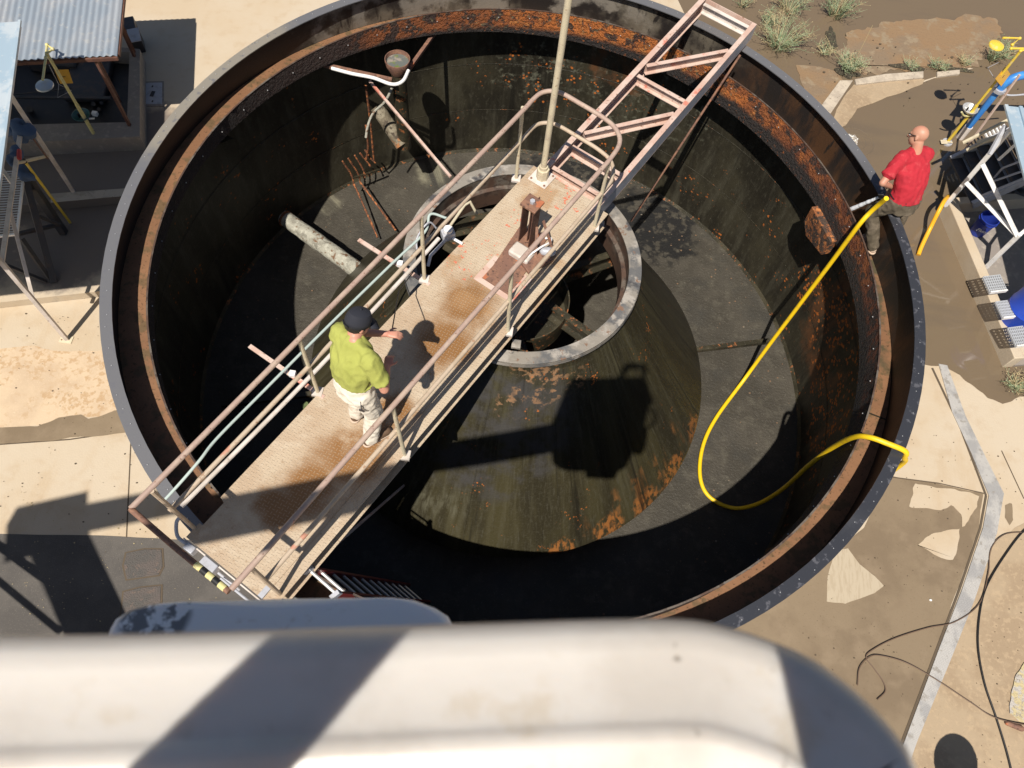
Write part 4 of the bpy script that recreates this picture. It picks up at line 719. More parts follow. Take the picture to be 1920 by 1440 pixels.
# dark stand behind
ds = thing('steel_stand', 'dark steel trestle stand in the shade between the canopy posts', 'stand', at(120, 437, ZL1))
bar(at(52, 335, -1.9), at(120, 437, ZL1), .10, 'darksteel', ds, 'leg'); bar(at(48, 338, -1.9), at(101, 529, ZL1), .09, 'darksteel', ds, 'leg')
bar(at(40, 447, -2.3), at(97, 529, ZL1), .06, 'darksteel', ds, 'brace'); bar(at(12, 498, -2.6), at(88, 529, ZL1), .05, 'darksteel', ds, 'brace'); bar(at(36, 438, -2.5), at(114, 420, -2.7), .05, 'darksteel', ds, 'cross_bar'); bar(at(72, 405, -2.3), at(108, 420, -2.6), .04, 'darksteel', ds, 'cross_bar')
pl = thing('yellow_pole', 'thin yellow pole with a black grip leaning below the rags', 'pole', at(132, 418, ZL1))
MB().tube([at(46, 302, -1.5), at(132, 418, ZL1 + .02)], .019, 10).build('shaft', 'yelp', pl); MB().tube([at(37, 294, -1.42), at(48, 305, -1.52)], .03, 10).build('grip', 'black', pl)
tag(MB().tube(spline([at(49, 325, -1.7), at(55, 334, -1.9), at(60, 348, -2.1)]), .006, 6).build('string', 'whitep'), 'loose pale string hanging from the lowest rag', 'string')

# ================================================================== RIGHT SIDE
# low concrete basin
zb = -2.6
bs = thing('concrete_basin', 'long pale low concrete basin wall enclosing the ground below the stairs on the right', 'basin', at(1905, 670, G))
oa, ob_ = at(1775, 371, zb), at(1903, 672, zb); d_ = (ob_ - oa).normalized(); n_ = V((-d_.y, d_.x, 0)); n_ = n_ if n_.x > 0 else -n_
far = 3.2
def wallseg(a, b, t, nn, nm='wall'): MB().prism([(a.x, a.y), (b.x, b.y), ((b + nn * t).x, (b + nn * t).y), ((a + nn * t).x, (a + nn * t).y)], G - .1, zb).build(nm, 'concrete', bs, bevel=.012)
wallseg(oa, ob_, .17, n_); e_ = (at(1960, 650, zb) - ob_).normalized()
wallseg(ob_ + e_ * .172, ob_ + e_ * 3, .17, -d_)
e2_ = (at(1850, 366, zb) - oa).normalized(); wallseg(oa + e2_ * .172 + d_ * .0, oa + e2_ * 2.2, .14, d_)
MB().prism([(p.x, p.y) for p in (oa + n_ * .171, ob_ + n_ * .171, ob_ + n_ * 3, oa + n_ * 3)], G - .05, G + .05).build('floor', 'old_concrete', bs)
MB().lathe([(0, zb + .012), (.022, zb + .012), (.022, zb - .001)], c=tuple(at(1893, 639, zb).xy), n=16).build('anchor', 'greyp', bs)
# bucket
bp = at(1832, 434, G + .06); bk = thing('bucket', 'small dark blue plastic bucket with white lettering inside the concrete basin', 'bucket', bp)
bx, by = bp.x, bp.y; zz = G + .055
MB().lathe([(0, zz), (.125, zz), (.15, zz + .36), (.157, zz + .36), (.157, zz + .375), (.143, zz + .375), (.12, zz + .02), (0, zz + .02)], c=(bx, by), n=40).build('body', 'bluepl', bk)
MB().lathe([(.151, zz + .31), (.162, zz + .31), (.162, zz + .322), (.151, zz + .322)], c=(bx, by), closed=True, n=40).build('rim_band', 'bluepl', bk)
def text(body, size, mtx, mat_, name, parent, bold=.0):
    cu = bpy.data.curves.new(name, 'FONT'); cu.body = body; cu.size = size; cu.align_x = 'CENTER'; cu.extrude = .001; cu.shear = .25; cu.offset = bold
    o = bpy.data.objects.new(name, cu); COL.objects.link(o); dg = bpy.context.evaluated_depsgraph_get(); me = bpy.data.meshes.new_from_object(o.evaluated_get(dg)); bpy.data.objects.remove(o)
    me.transform(mtx); me.transform(Matrix.Translation(-V(parent['_o']))); me.materials.clear(); me.materials.append(MT[mat_]); o = bpy.data.objects.new(name, me); COL.objects.link(o); o.parent = parent; return o
aa = radians(-108); rr = .148; nrm = V((cos(aa), sin(aa), 0)); tx = V((-nrm.y, nrm.x, 0))
mx = Matrix((tx, V((0, 0, 1)), nrm)).transposed().to_4x4(); mx.translation = V((bx, by, zz + .16)) + nrm * rr
text('Fluor', .085, mx, 'white', 'lettering', bk, .001)
# blue drum
dp = at(1962, 552, -1.95); dm = thing('blue_drum', 'big bright blue plastic drum at the right edge beside the step gratings', 'drum', (dp.x, dp.y, G))
MB().lathe([(0, -1.86), (.10, -1.86), (.24, -1.90), (.285, -1.96), (.29, -2.0), (.29, -2.3), (.30, -2.32), (.29, -2.34), (.29, -2.8), (0, -2.82)], c=(dp.x, dp.y), n=48).build('body', 'bluedrum', dm)
MB().lathe([(.26, -1.90), (.275, -1.865), (.292, -1.90), (.292, -1.95)], c=(dp.x, dp.y), n=48).build('rim', 'bluedrum', dm)
# step gratings
gr = []
for i, (q, lab) in enumerate([([(1843, 520), (1869, 517), (1880, 545), (1856, 549)], 'grey perforated step grating farthest from the viewer, left of the blue drum'),
                 ([(1866, 567), (1884, 565), (1900, 594), (1880, 597)], 'middle grey perforated step grating partly covered by the blue drum'),
                 ([(1889, 616), (1912, 613), (1930, 645), (1905, 650)], 'nearest grey perforated step grating at the basin corner')]):
    P = [at(u, v, -2.35) for u, v in q]; t = thing('step_grating', lab, 'grating', sum(P, V()) / 4, 'step gratings over the basin wall'); ex = (P[1] - P[0]); ey = (P[3] - P[0])
    ex2 = ex * 1.2
    for r_ in range(7): MB().beam(P[0] + ey * (r_ / 6), P[0] + ey * (r_ / 6) + ex2, .012, .04).build('bar', 'grate', t)
    for r_ in range(9):
        o = P[0] + ex2 * (r_ / 8); MB().beam(o + ey * 0, o + ey, .012, .03, off=(0, -.003)).build('cross_bar', 'grate', t)
    MB().beam(P[3], P[3] + ex2, .02, .06).build('nosing', 'whitep', t)
# stairs
st = thing('steel_stairs', 'grey steel stairs with pipe handrails rising to the right above the basin', 'stairs', at(1785, 300, G))
A0, A1 = at(1783, 300, G + .25), at(1935, 226, G + 1.0); B0, B1 = at(1800, 362, G + .0), at(1975, 320, G + .95)
B0 = A0 + V((.25, -.95, 0)); B1 = A1 + V((.25, -.95, 0))
MB().beam(A0, A1, .06, .20).build('stringer', 'greyp', st, bevel=.003); MB().beam(B0, B1, .06, .20).build('stringer', 'greyp', st, bevel=.003)
for i in range(6):
    t = .06 + i * .17; a = A0.lerp(A1, t); b_ = B0.lerp(B1, t); MB().beam(a, b_, .23, .035).build('tread', 'darksteel', st, bevel=.004); MB().beam(a, b_, .035, .06, off=(-.12, 0)).build('nosing', 'greyp', st)
H = V((0, 0, .55))
bar(at(1805, 268, -1.75), at(1890, 225, -1.35), .04, 'cream', st, 'handrail'); bar(at(1812, 282, -1.95), at(1900, 240, -1.5), .04, 'cream', st, 'handrail'); bar(at(1832, 268, -2.1), at(1912, 246, -1.7), .07, 'cream', st, 'handrail')
bar(at(1795, 300, G + .1), at(1912, 140, -1.0), .03, 'pink', st, 'handrail_post')
for a, b_ in (((1880, 315), (1925, 298)), ((1862, 340), (1925, 318)), ((1842, 366), (1925, 332))):
    MB().tube(spline([at(*a, -2.1), at((a[0]*2+b_[0])/3, (a[1]*2+b_[1])/3, -2.0), at(*b_, -1.8)]), .018, 8).build('handrail', 'greyp', st)
MB().tube([at(1834, 368, G + .1), at(1880, 315, -2.1)], .018, 8).build('handrail_post', 'greyp', st)
for k in range(2):
    for i in range(6):
        p = at(1845 + i * 7 + k * 6, 246 - i * 3 + k * 11, -2.3); MB().beam(p, p + V((.03, -.12, 0)), .03, .03).build('tie_rung', 'whitep', st)
# dark valve near the stairs
vv = thing('black_valve', 'black round valve on the basin floor to the right of the blue bucket', 'valve', at(1915, 362, G + .1))
MB().ball(at(1912, 362, G + .25), .13, (1, .8, .8), 10).build('body', 'black', vv); MB().tube([at(1898, 362, G + .25), at(1925, 372, G + .25)], .07, 14).build('flange', 'darksteel', vv)
# blue pipe
b0 = at(1812, 243, -2.7); bl = thing('blue_pipe', 'bright blue vertical pipe with a flanged elbow behind the yellow shower pole', 'pipe', (b0.x, b0.y, G))
MB().tube([V((b0.x, b0.y, G)), V((b0.x, b0.y, -2.62))], .07, 20).build('stub', 'offwhite', bl)
MB().tube([V((b0.x, b0.y, -2.62)), V((b0.x, b0.y, -1.78))], .055, 24).build('riser', 'blue', bl)
MB().tube([V((b0.x, b0.y, -1.80)), V((b0.x, b0.y, -1.74))], .105, 24).build('flange', 'greyp', bl)
q0 = V((b0.x, b0.y, -1.74)); MB().tube(spline([q0, q0 + V((.02, .0, .12)), q0 + V((.10, .02, .22)), q0 + V((.24, .05, .27)), q0 + V((.5, .10, .28))], 8), .068, 24).build('elbow', 'blue', bl)
MB().tube([q0 + V((.36, .07, .275)), q0 + V((.42, .085, .278))], .115, 24).build('flange', 'blue', bl); MB().tube([q0 + V((.44, .09, .28)), q0 + V((1.6, .3, .28))], .07, 20).build('run', 'blue', bl)
MB().ball(q0 + V((-.10, .03, .02)), .05, (1, .8, 1), 8).build('sample_cock', 'whitep', bl)
MB().tube(spline([q0 + V((.05, -.06, -.05)), q0 + V((.2, -.1, -.03)), q0 + V((.6, .0, -.0))]), .015, 8).build('drain_pipe', 'greyp', bl)
# canopy on white posts, right
cr = thing('canopy', 'pale blue green canopy roof corner on white braced posts at the right edge', 'canopy', at(1772, 385, zb))
q0 = at(1885, 198, -.80); q1 = at(1925, 345, -.80); kd = (q1 - q0).normalized(); kn = V((-kd.y, kd.x, 0)); kn = kn if kn.x > 0 else -kn; q0b = q0
for i in range(9):
    a = q0b + kn * (.22 * i); CL = 1.5 if i < 3 else 4.8; MB().add([a + V((0, 0, z)) + d for z in (-.008, 0) for d in (V(), kd * CL, kd * CL + kn * .21, kn * .21)], [(0,1,2,3),(7,6,5,4),(0,4,5,1),(1,5,6,2),(2,6,7,3),(3,7,4,0)]).beam(a + V((0, 0, .012)), a + kd * CL + V((0, 0, .012)), .05, .03).build('roof_panel', 'bluesheet', cr)  # panels after the third, out of view, lengthened to shade the basin
p0 = at(1772, 386, zb); bar(p0, V((p0.x - .02, p0.y + .02, -.84)), .055, 'whitep', cr, 'post')
jn = at(1908, 443, -2.0); bar(at(1842, 307, -1.3), jn, .055, 'whitep', cr, 'brace'); bar(at(1811, 342, -1.85), jn, .05, 'whitep', cr, 'brace')
bar(jn, at(1960, 400, -1.6), .05, 'whitep', cr, 'brace'); bar(jn + V((0, 0, .05)), V((jn.x + .03, jn.y + .0, G + .05)), .06, 'whitep', cr, 'post')
bar(at(1855, 290, -1.2), at(1885, 235, -.9), .05, 'greyp', cr, 'brace'); bar(at(1872, 300, -1.6), at(1932, 245, -1.0), .04, 'whitep', cr, 'brace')
# yellow hose by the basin
yp = [(1778, 368, -2.50), (1771, 376, -2.36), (1760, 396, -2.42), (1744, 428, -2.68), (1728, 462, G + .09), (1722, 478, G + .04)]
tag(MB().tube(spline([at(*p) for p in yp], 6), .034, 12).build('yellow_hose', 'yel2'), 'short yellow hose end hooked over the basin wall corner behind the man in red', 'hose')

# weeds
def weed(u, v, r, h_, nb, lab, mats=('weed', 'weed', 'straw'), seed=0, lean=0):
    random.seed(seed); c = at(u, v, G); t = thing('weed', lab, 'plant', c, 'weeds growing in the mud'); gm = {}
    for i in range(nb):
        a = random.uniform(0, 2 * pi); rr_ = r * random.uniform(.05, .35); p = c + V((cos(a) * rr_, sin(a) * rr_, 0)); tip = p + V((cos(a) * r * random.uniform(.3, 1), sin(a) * r * random.uniform(.3, 1) + lean, h_ * random.uniform(.45, 1)))
        mid_ = p.lerp(tip, .5) + V((random.gauss(0, .02), random.gauss(0, .02), h_ * .12)); mk = random.choice(mats); mb = gm.setdefault(mk, MB())
        wd = random.uniform(.004, .008); mb.tube([p, mid_, tip], [wd, wd * .8, .0012], 4, False)
        for k in range(random.randint(2, 6)):
            q = mid_.lerp(tip, random.random()); e = q + V((random.gauss(0, .07), random.gauss(0, .07), random.uniform(.01, .08))); mb.tube([q, e], [wd * .6, .001], 3, False)
            if random.random() < .5: mb.ball(e, random.uniform(.006, .012), (1, 1, .4), 3)
    for k, mb in gm.items(): mb.build('leaves' if k == 'weed' else 'dry_stems', k, t)
weed(1458, 88, .50, .55, 85, 'large spiky pale green weed nearest the truss end of the bridge', seed=1)
weed(1478, 20, .38, .4, 50, 'feathery weed at the top edge between two bigger weeds', seed=2)
weed(1392, 12, .20, .28, 22, 'small weed at the top edge right beside the bridge truss end', seed=3)
weed(1566, 30, .36, .55, 70, 'tall upright weed at the top edge left of the muddy bank', seed=4)
weed(1590, 132, .26, .30, 70, 'dense dark green tuft with long dry stalks at the kerb junction', seed=5)
tag(MB().tube(spline([at(1593, 128, G), at(1610, 100, G + .4), at(1636, 48, G + .95)]), .005, 5).tube(spline([at(1588, 130, G), at(1565, 100, G + .35), at(1548, 66, G + .6)]), .004, 5).build('dry_stalk', 'straw'), 'two long dry straw stalks rising from the tuft at the kerb junction', 'plant')
weed(1858, 112, .22, .42, 60, 'green weed directly under the yellow shower head', seed=6)
weed(1886, 108, .20, .22, 28, 'low weed just right of the one under the shower head', seed=7)
weed(1757, 128, .16, .14, 30, 'small low weed at the middle of the muddy kerb', seed=8)
weed(1806, 122, .14, .16, 22, 'sparse strawy weed between the kerb stub and the shower weed', ('straw', 'weed'), seed=9)
weed(1706, 126, .13, .10, 22, 'tiny dark weed at the left end of the muddy kerb', seed=10)
weed(1545, 100, .16, .14, 24, 'sparse weed in the wet mud left of the kerb junction tuft', seed=11)
weed(1905, 725, .20, .16, 40, 'straggly dry weed at the right edge below the concrete basin', ('straw', 'weed'), seed=12)
weed(1440, 45, .22, .3, 26, 'thin weed just above the large spiky weed', seed=13)
random.seed(3)
# water spout in the puddle
c = at(1600, 262, G + .01); ws = MB().ball(c, .075, (1, 1.6, .35), 24)
for v in ws.v: v += (v - c) * (noise.noise(v * 20) * .7 + noise.noise(v * 50) * .35)
tag(ws.build('water_splash', 'splash'), 'small bubbling splash of water in the puddle outside the tank rim', 'splash')
rp = MB()
for r_ in (.20, .34): rp.lathe([(r_ - .012, G + .006), (r_, G + .011), (r_ + .012, G + .006)], c=(c.x + .02, c.y - .05), n=40)
struct(rp.build('puddle', 'mud'))

# grit, root mats
def grit(n, region, z, lab, mat_, seed, r0=.004, r1=.014):
    random.seed(seed); g = MB(); k = 0
    while k < n:
        p = V((random.uniform(*region[0]), random.uniform(*region[1]), z))
        if rad(p) < 4.75 or noise.noise(p * 1.3 + V((seed, 0, 0))) < random.uniform(-.5, .4): continue
        r = random.uniform(r0, r1) * random.choice((1, 1, 1.6)); g.ball(p, r, (1, random.uniform(.5, 1), .5), 3); k += 1
    o = g.build('grit', mat_); o['kind'] = 'stuff'; tag(o, lab, 'grit')
grit(420, ((4.2, 8.6), (.6, 5.2)), G + .008, 'dark grit and crumbs scattered over the concrete deck at the lower right', 'joint', 21, .003, .009)
grit(260, ((-8.5, -4.4), (1.6, 5.0)), -3.09, 'dark grit scattered over the pale concrete at the left', 'joint', 22, .003, .010)
grit(260, ((-8.0, -3.2), (.2, 2.4)), -3.09, 'pale grit and straw bits on the asphalt', 'straw', 23, .003, .008)
grit(90, ((4.6, 9.4), (11.7, 13.4)), G + .03, 'dark mud crumbs and leaf litter along the muddy bank and weeds', 'joint', 24, .006, .022)
for (u, v, sx, sy, lab) in ((1590, 138, .22, .12, 'dark root mat below the dense tuft at the kerb junction'), (1700, 128, .30, .06, 'dark strip of muddy litter at the left end of the muddy kerb'), (1775, 128, .40, .07, 'dark strip of muddy litter at the middle of the muddy kerb'), (1560, 75, .10, .34, 'dark line of muddy litter running up from the kerb junction')):
    c = at(u, v, G + .01); mb = MB().ball(c, 1, (sx, sy, .05), 20)
    for q in mb.v: q += (q - c) * noise.noise(q * 7) * .8 + V((0, 0, .02 * noise.noise(q * 20)))
    o = mb.build('leaf_litter', 'litter'); o['kind'] = 'stuff'; tag(o, lab, 'litter')
# cables on the deck
def cable(pts, r, m_, lab, z=G + .02): tag(MB().tube(spline([at(u, v, z) for u, v in pts], 8), r, 8).build('cable', m_), lab, 'cable')
cable([(1960, 965), (1920, 995), (1885, 1040), (1852, 1095), (1838, 1145), (1834, 1210), (1846, 1280), (1868, 1345), (1888, 1410), (1905, 1480)], .011, 'black', 'thick black cable running down the right side of the concrete deck', G + .03)
cable([(1960, 1002), (1920, 998), (1882, 1003), (1858, 1030), (1853, 1075), (1836, 1132), (1790, 1166), (1740, 1177), (1680, 1196), (1640, 1216), (1624, 1232), (1640, 1255), (1656, 1278), (1660, 1296), (1645, 1312)], .007, 'brownc', 'thin brown cable curling across the trench cover to a loop', G + .03)
cable([(1608, 1285), (1612, 1252), (1632, 1231), (1655, 1230), (1700, 1243), (1755, 1274), (1820, 1317), (1870, 1347), (1960, 1366)], .007, 'brownc', 'thin dark cable crossing the trench cover nearest the white bucket', G + .036)
tag(MB().cap(at(1889, 1356, G + .03), at(1915, 1366, G + .03), .03, .035).build('cable_plug', 'rust'), 'rusty cable connector lying at the far right edge of the deck', 'connector')

# ================================================================== PEOPLE
def remesh(mb, name, mat_, parent, vox, amp=0, freq=20, smooth=6, stretch=(1, 1, 1), seed=0):
    o = mb.build(name, mat_, parent); m1 = o.modifiers.new('r', 'REMESH'); m1.mode = 'VOXEL'; m1.voxel_size = vox
    m2 = o.modifiers.new('s', 'SMOOTH'); m2.factor = .5; m2.iterations = smooth
    dg = bpy.context.evaluated_depsgraph_get(); me = bpy.data.meshes.new_from_object(o.evaluated_get(dg)); o.modifiers.clear(); o.data = me
    if amp:
        me.update(); nn = [v.normal.copy() for v in me.vertices]
        for v, n in zip(me.vertices, nn):
            q = V((v.co.x * stretch[0], v.co.y * stretch[1], v.co.z * stretch[2])) * freq + V((seed, 0, 0)); k = noise.noise(q); v.co += n * amp * (1 - 2.4 * abs(k) + .5 * noise.noise(q * 2.3))
    me.shade_smooth(); me.materials.clear(); me.materials.append(MT[mat_]); return o
def hand(mb, wr, d, pn, side, curl=.6, s=1.0):
    "palm from the wrist along d; pn is the palm normal; five fingers"
    d = d.normalized(); pn = (pn - d * pn.dot(d)).normalized(); x = d.cross(pn).normalized() * side
    mb.loft([(wr, .024*s, .018*s), (wr + d*.03*s, .036*s, .017*s), (wr + d*.075*s, .042*s, .015*s), (wr + d*.092*s, .038*s, .012*s)], x, pn, 12)
    for i, (off, L) in enumerate(((-.031, .072), (-.010, .080), (.011, .075), (.031, .058))):
        p = wr + d * .088 * s + x * off * s; a = curl * (.8 + .12 * i); L *= s; dd = d
        for k, f in enumerate((.45, .32, .25)):
            dd = (dd * cos(a * .55) + pn * sin(a * .55)).normalized(); up = pn; q = p + dd * L * f; mb.cap(p, q, .0085*s - .0008*k, .0078*s - .0008*k, 8); p = q; pn2 = pn
    p = wr + d * .025 * s - x * .030 * s; q = p + (d * .55 - x * .75 + pn * .2).normalized() * .042 * s; r_ = q + (d * .85 - x * .2 + pn * .5).normalized() * .032 * s
    mb.cap(p, q, .013*s, .0105*s, 8); mb.cap(q, r_, .0105*s, .0085*s, 8)
def head(mb, c, fd, up, s=1.0):
    fd = fd.normalized(); up = (up - fd * up.dot(fd)).normalized(); rt = fd.cross(up)
    def P(a, b_, c_): return c + rt * (a * s) + fd * (b_ * s) + up * (c_ * s)
    fr = (rt, fd, up)
    mb.ball(P(0, -.012, .03), .1 * s, (.76, .98, .92), 14, fr); mb.ball(P(0, .022, -.03), .085 * s, (.74, .84, .95), 12, fr)
    mb.ball(P(0, .055, -.085), .035 * s, (.9, .8, .7), 8, fr)                      # chin
    mb.cap(P(0, .092, .012), P(0, .112, -.022), .010 * s, .014 * s, 8)                # nose
    mb.cap(P(-.032, .075, .032), P(.032, .075, .032), .013 * s, .013 * s, 8)          # brow
    mb.cap(P(-.020, .085, -.055), P(.020, .085, -.055), .009 * s, .009 * s, 8)        # lips
    for sx in (-1, 1): mb.ball(P(sx * .078, -.008, -.005), .033 * s, (.28, .55, 1), 8, fr)
    return P, fr
def eyes(par, P, fr, s=1.0):
    for sx in (-1, 1): MB().ball(P(sx * .030, .082, .010), .011 * s, n=6).build('eye', 'whitep', par)

def lerp(a, b_, t): return a.lerp(b_, t)
def person(lab, J, skin, topm, legm, shoem, loc, rt, fd, neck_up, hfd, bald=False):
    t = thing('person', lab, 'person', loc); B = MB(); hd = J['head']; up = neck_up
    P, fr = head(B, hd, hfd, up)
    sL, sR, hL, hR = J['sL'], J['sR'], J['hL'], J['hR']; sc = (sL + sR) / 2; hc = (hL + hR) / 2; su = (sc - hc); L = su.length; su.normalize()
    B.cap(sc + su * .0, hd - up * .06 - hfd.normalized() * .02, .068, .058); B.cap(lerp(sc, sL, .55) + su * .01, sc + su * .065, .045, .055); B.cap(lerp(sc, sR, .55) + su * .01, sc + su * .065, .045, .055)
    def secs(k, lo=-.06, inf=0.0):
        S = [(lo, .135, .10), (.0, .165, .115), (.16, .150, .108), (.30, .150, .112), (.55, .172, .122), (.80, .185, .115), (.94, .15, .09), (1.02, .09, .07)]
        return [(hc + su * (f * L) + J.get('bend', V()) * (4 * f * (1 - f)), a + inf, b_ + inf) for f, a, b_ in S]
    B.loft(secs(0), rt, fd)
    for s_, e_, w_, d_, sd in ((J['sL'], J['eL'], J['wL'], J['dL'], -1), (J['sR'], J['eR'], J['wR'], J['dR'], 1)):
        B.cap(s_, e_, .056, .042); B.cap(e_, w_, .043, .028); hand(B, w_, d_, J['pn'], sd, J.get('curl', 1.0))
    for h_, k_, a_, tt in ((J['hL'], J['kL'], J['aL'], J['tL']), (J['hR'], J['kR'], J['aR'], J['tR'])):
        B.cap(h_, k_, .088, .058); B.cap(k_, lerp(k_, a_, .35) - fd * .01, .056, .058); B.cap(lerp(k_, a_, .35) - fd * .01, a_, .058, .040); B.cap(a_ + V((0, 0, -.035)) - tt * .03, a_ + V((0, 0, -.045)) + tt * .13, .038, .032)
    body = remesh(B, 'body', skin, t, .0085, smooth=3)
    eyes(body, P, fr)
    S = MB().loft([(c, a + .022, b_ + .024) for c, a, b_ in [(hc + su * (J.get('hem', .12) * L), .172, .122)] + secs(0)[3:-1]] + [(sc + su * .035, .115, .084), (sc + su * .075, .070, .068)], rt, fd)
    for s_, e_ in ((sL, J['eL']), (sR, J['eR'])): S.cap(lerp(s_, sc, .12), lerp(s_, e_, .62), .079, .073); S.tube([lerp(s_, e_, .55), lerp(s_, e_, .72)], [.070, .080], 14)
    S.cap(lerp(sL, sc, .1) - su * .03, lerp(sR, sc, .1) - su * .03, .080, .080)
    S.cap(lerp(sL, sc, .25) + su * .02, sc + su * .055, .055, .055); S.cap(lerp(sR, sc, .25) + su * .02, sc + su * .055, .055, .055)
    remesh(S, 'shirt', topm, t, .010, .009, 13, 2, (1, 1, .5), 3)
    T = MB().loft([(hc + su * (-.09), .15, .115), (hc + su * .02, .180, .134), (hc + su * .10, .178, .132), (hc + su * (J.get('hem', .12) * L + .03), .168, .124)], rt, fd)
    for h_, k_, a_ in ((hL, J['kL'], J['aL']), (hR, J['kR'], J['aR'])):
        T.cap(h_, k_, .112, .080); T.cap(k_, lerp(k_, a_, .5), .080, .076); T.cap(lerp(k_, a_, .5), a_ + V((0, 0, .0)), .076, .070)
    tr_ = remesh(T, 'trousers', legm, t, .010, .009, 12, 3, (1, 1, .9), 7)
    for a_, tt in ((J['aL'], J['tL']), (J['aR'], J['tR'])):
        s_ = MB(); z = a_.z - .075; c_ = V((a_.x, a_.y, z)); s_.cap(a_ + V((0, 0, -.02)) - tt * .02, a_ + V((0, 0, -.035)) + tt * .04, .05, .048); s_.cap(c_ + V((0, 0, .035)) - tt * .035, c_ + V((0, 0, .03)) + tt * .17, .046, .042)
        q = remesh(s_, 'shoe', shoem, t, .009, smooth=2)
        for v in q.data.vertices:
            if v.co.z + q['_o'][2] < z: v.co.z = z - q['_o'][2]
        MB().cap(c_ + V((0, 0, .004)) - tt * .045, c_ + V((0, 0, .004)) + tt * .18, .046, .042).build('sole', 'pale', q)
        for v in [c for c in q.children][-1].data.vertices: v.co.z = min(max(v.co.z, z - .012 - q['_o'][2]), z + .012 - q['_o'][2])
    return t, P, fr, body, hc, su

# man in green
o_ = V((-1.315, 2.68, ZW)); yw = radians(-28); r1, f1 = V((cos(yw), sin(yw), 0)), V((-sin(yw), cos(yw), 0)); Z = V((0, 0, 1))
def L1(x, y, z): return o_ + r1 * x + f1 * y + Z * z
hfd = (f1 * .85 + r1 * .45 - Z * .45).normalized()
J = dict(head=L1(-.065, .225, 1.575), sL=L1(-.22, .13, 1.44), sR=L1(.165, .09, 1.42), hL=L1(-.10, .0, .93), hR=L1(.09, -.03, .93), kL=L1(-.125, .10, .50), kR=L1(.13, .02, .50), aL=L1(-.14, .03, .09), aR=L1(.135, -.09, .09),
    tL=(f1 * .96 - r1 * .1).normalized(), tR=(f1 * .9 + r1 * .35).normalized(), eL=L1(-.235, .30, 1.17), wL=L1(-.02, .46, 1.14), eR=L1(.285, .06, 1.11), wR=L1(.14, .26, 1.03), dL=(r1 * .8 + f1 * .55), dR=(-r1 * .45 + f1 * .85), pn=-Z, curl=1.3, bend=f1 * -.02, hem=.30)
g1, P, fr, body, hc, su = person('man in black cap, lime T-shirt and cream trousers standing on the bridge', J, 'skin', 'green', 'khaki', 'leather', o_, r1, f1, (Z * .86 + f1 * .4), hfd)
hb = MB(); hb.ball(P(0, -.022, .018), .1, (.83, .99, .86), 14, fr); remesh(hb, 'hair', 'hair', g1, .01, .004, 40, 2)
cpm = MB(); k = 24; ring_ = []
for (r_, h_) in ((1.0, .018), (1.02, .055), (.97, .095), (.80, .130), (.45, .148), (.04, .152)): ring_.append([P(cos(2*pi*i/k) * .090 * r_, -.015 + sin(2*pi*i/k) * .108 * r_, h_) for i in range(k)])
vs = [p for rr_ in ring_ for p in rr_]; fs = [(a*k+i, a*k+(i+1) % k, (a+1)*k+(i+1) % k, (a+1)*k+i) for a in range(5) for i in range(k)] + [tuple(5*k+i for i in range(k))]
cp = MB().add(vs, fs).build('cap', 'navy', g1); so_ = cp.modifiers.new('t', 'SOLIDIFY'); so_.thickness = .004
vis = MB().add([P(x_, y_, .026 - abs(x_) * .25 - (y_ - .09) * .15) for y_ in (.075, .12, .155) for x_ in (-.075, -.04, 0, .04, .075)], [(a*5+i, a*5+i+1, a*5+i+6, a*5+i+5) for a in (0, 1) for i in range(4)]).build('visor', 'navy', cp); vis.modifiers.new('t', 'SOLIDIFY').thickness = .005
MB().tube([P(-.045, -.118, .024), P(0, -.128, .022), P(.045, -.118, .024)], .008, 6).build('strap', 'black', cp)
MB().ball(P(0, -.015, .155), .009, n=6).build('button', 'navy', cp)
# beard shadow
# keys on belt
kr = MB().tube([L1(.15, -.10, .98), L1(.17, -.13, .90)], .006, 6).ball(L1(.17, -.14, .88), .018, (1, .5, 1.4), 6).ball(L1(.185, -.13, .86), .014, (1, .5, 1.4), 6); kr.build('keys', 'darksteel', g1)
MB().tube([hc + su * .13 + r1 * (.178 * cos(a)) + f1 * (.134 * sin(a)) for a in [2 * pi * i / 40 for i in range(41)]], .014, 6).build('belt', 'khaki', g1)
wa = L1(.075, .52, 1.15); tag(MB().tube([L1(.0, .50, 1.13), at(748, 545, .80), at(775, 510, .45)], .006, 8).build('wand', 'black'), 'thin black wand held by the man in green, reaching over the deck edge', 'wand')

# man in red, astride the rim
o2 = at(1684, 392, .0); f2 = V((-.33, .945, 0)).normalized(); r2 = V((.945, .33, 0)).normalized()
def L2(x, y, z): return V((o2.x, o2.y, 0)) + r2 * x + f2 * y + Z * z
J = dict(head=L2(-.01, .42, .79), sL=L2(-.175, .29, .605), sR=L2(.185, .31, .595), hL=L2(-.10, .0, .13), hR=L2(.10, .0, .13), kL=L2(-.24, .10, -.12), kR=L2(.32, .22, -.05), aL=at(1637, 460, -.46), aR=L2(.36, .14, -.50),
    tL=(f2 * .95 - r2 * .1).normalized(), tR=f2, eL=at(1655, 343, .38), wL=at(1676, 352, .20), eR=L2(.20, .52, .42), wR=at(1704, 298, .58), dL=(r2 * .1 + f2 * .1 - Z * .5), dR=(-r2 * .9 - f2 * .1 + Z * .1), pn=-Z, curl=1.2, bend=-f2 * .04)
g2, P, fr, body, hc, su = person('bald man in a wet red T-shirt and muddy trousers sitting astride the tank rim', J, 'skin2', 'red', 'olive', 'pale', (o2.x, o2.y, 0), r2, f2, (Z * .8 + f2 * .5), (f2 * .7 - r2 * .55 - Z * .35).normalized())
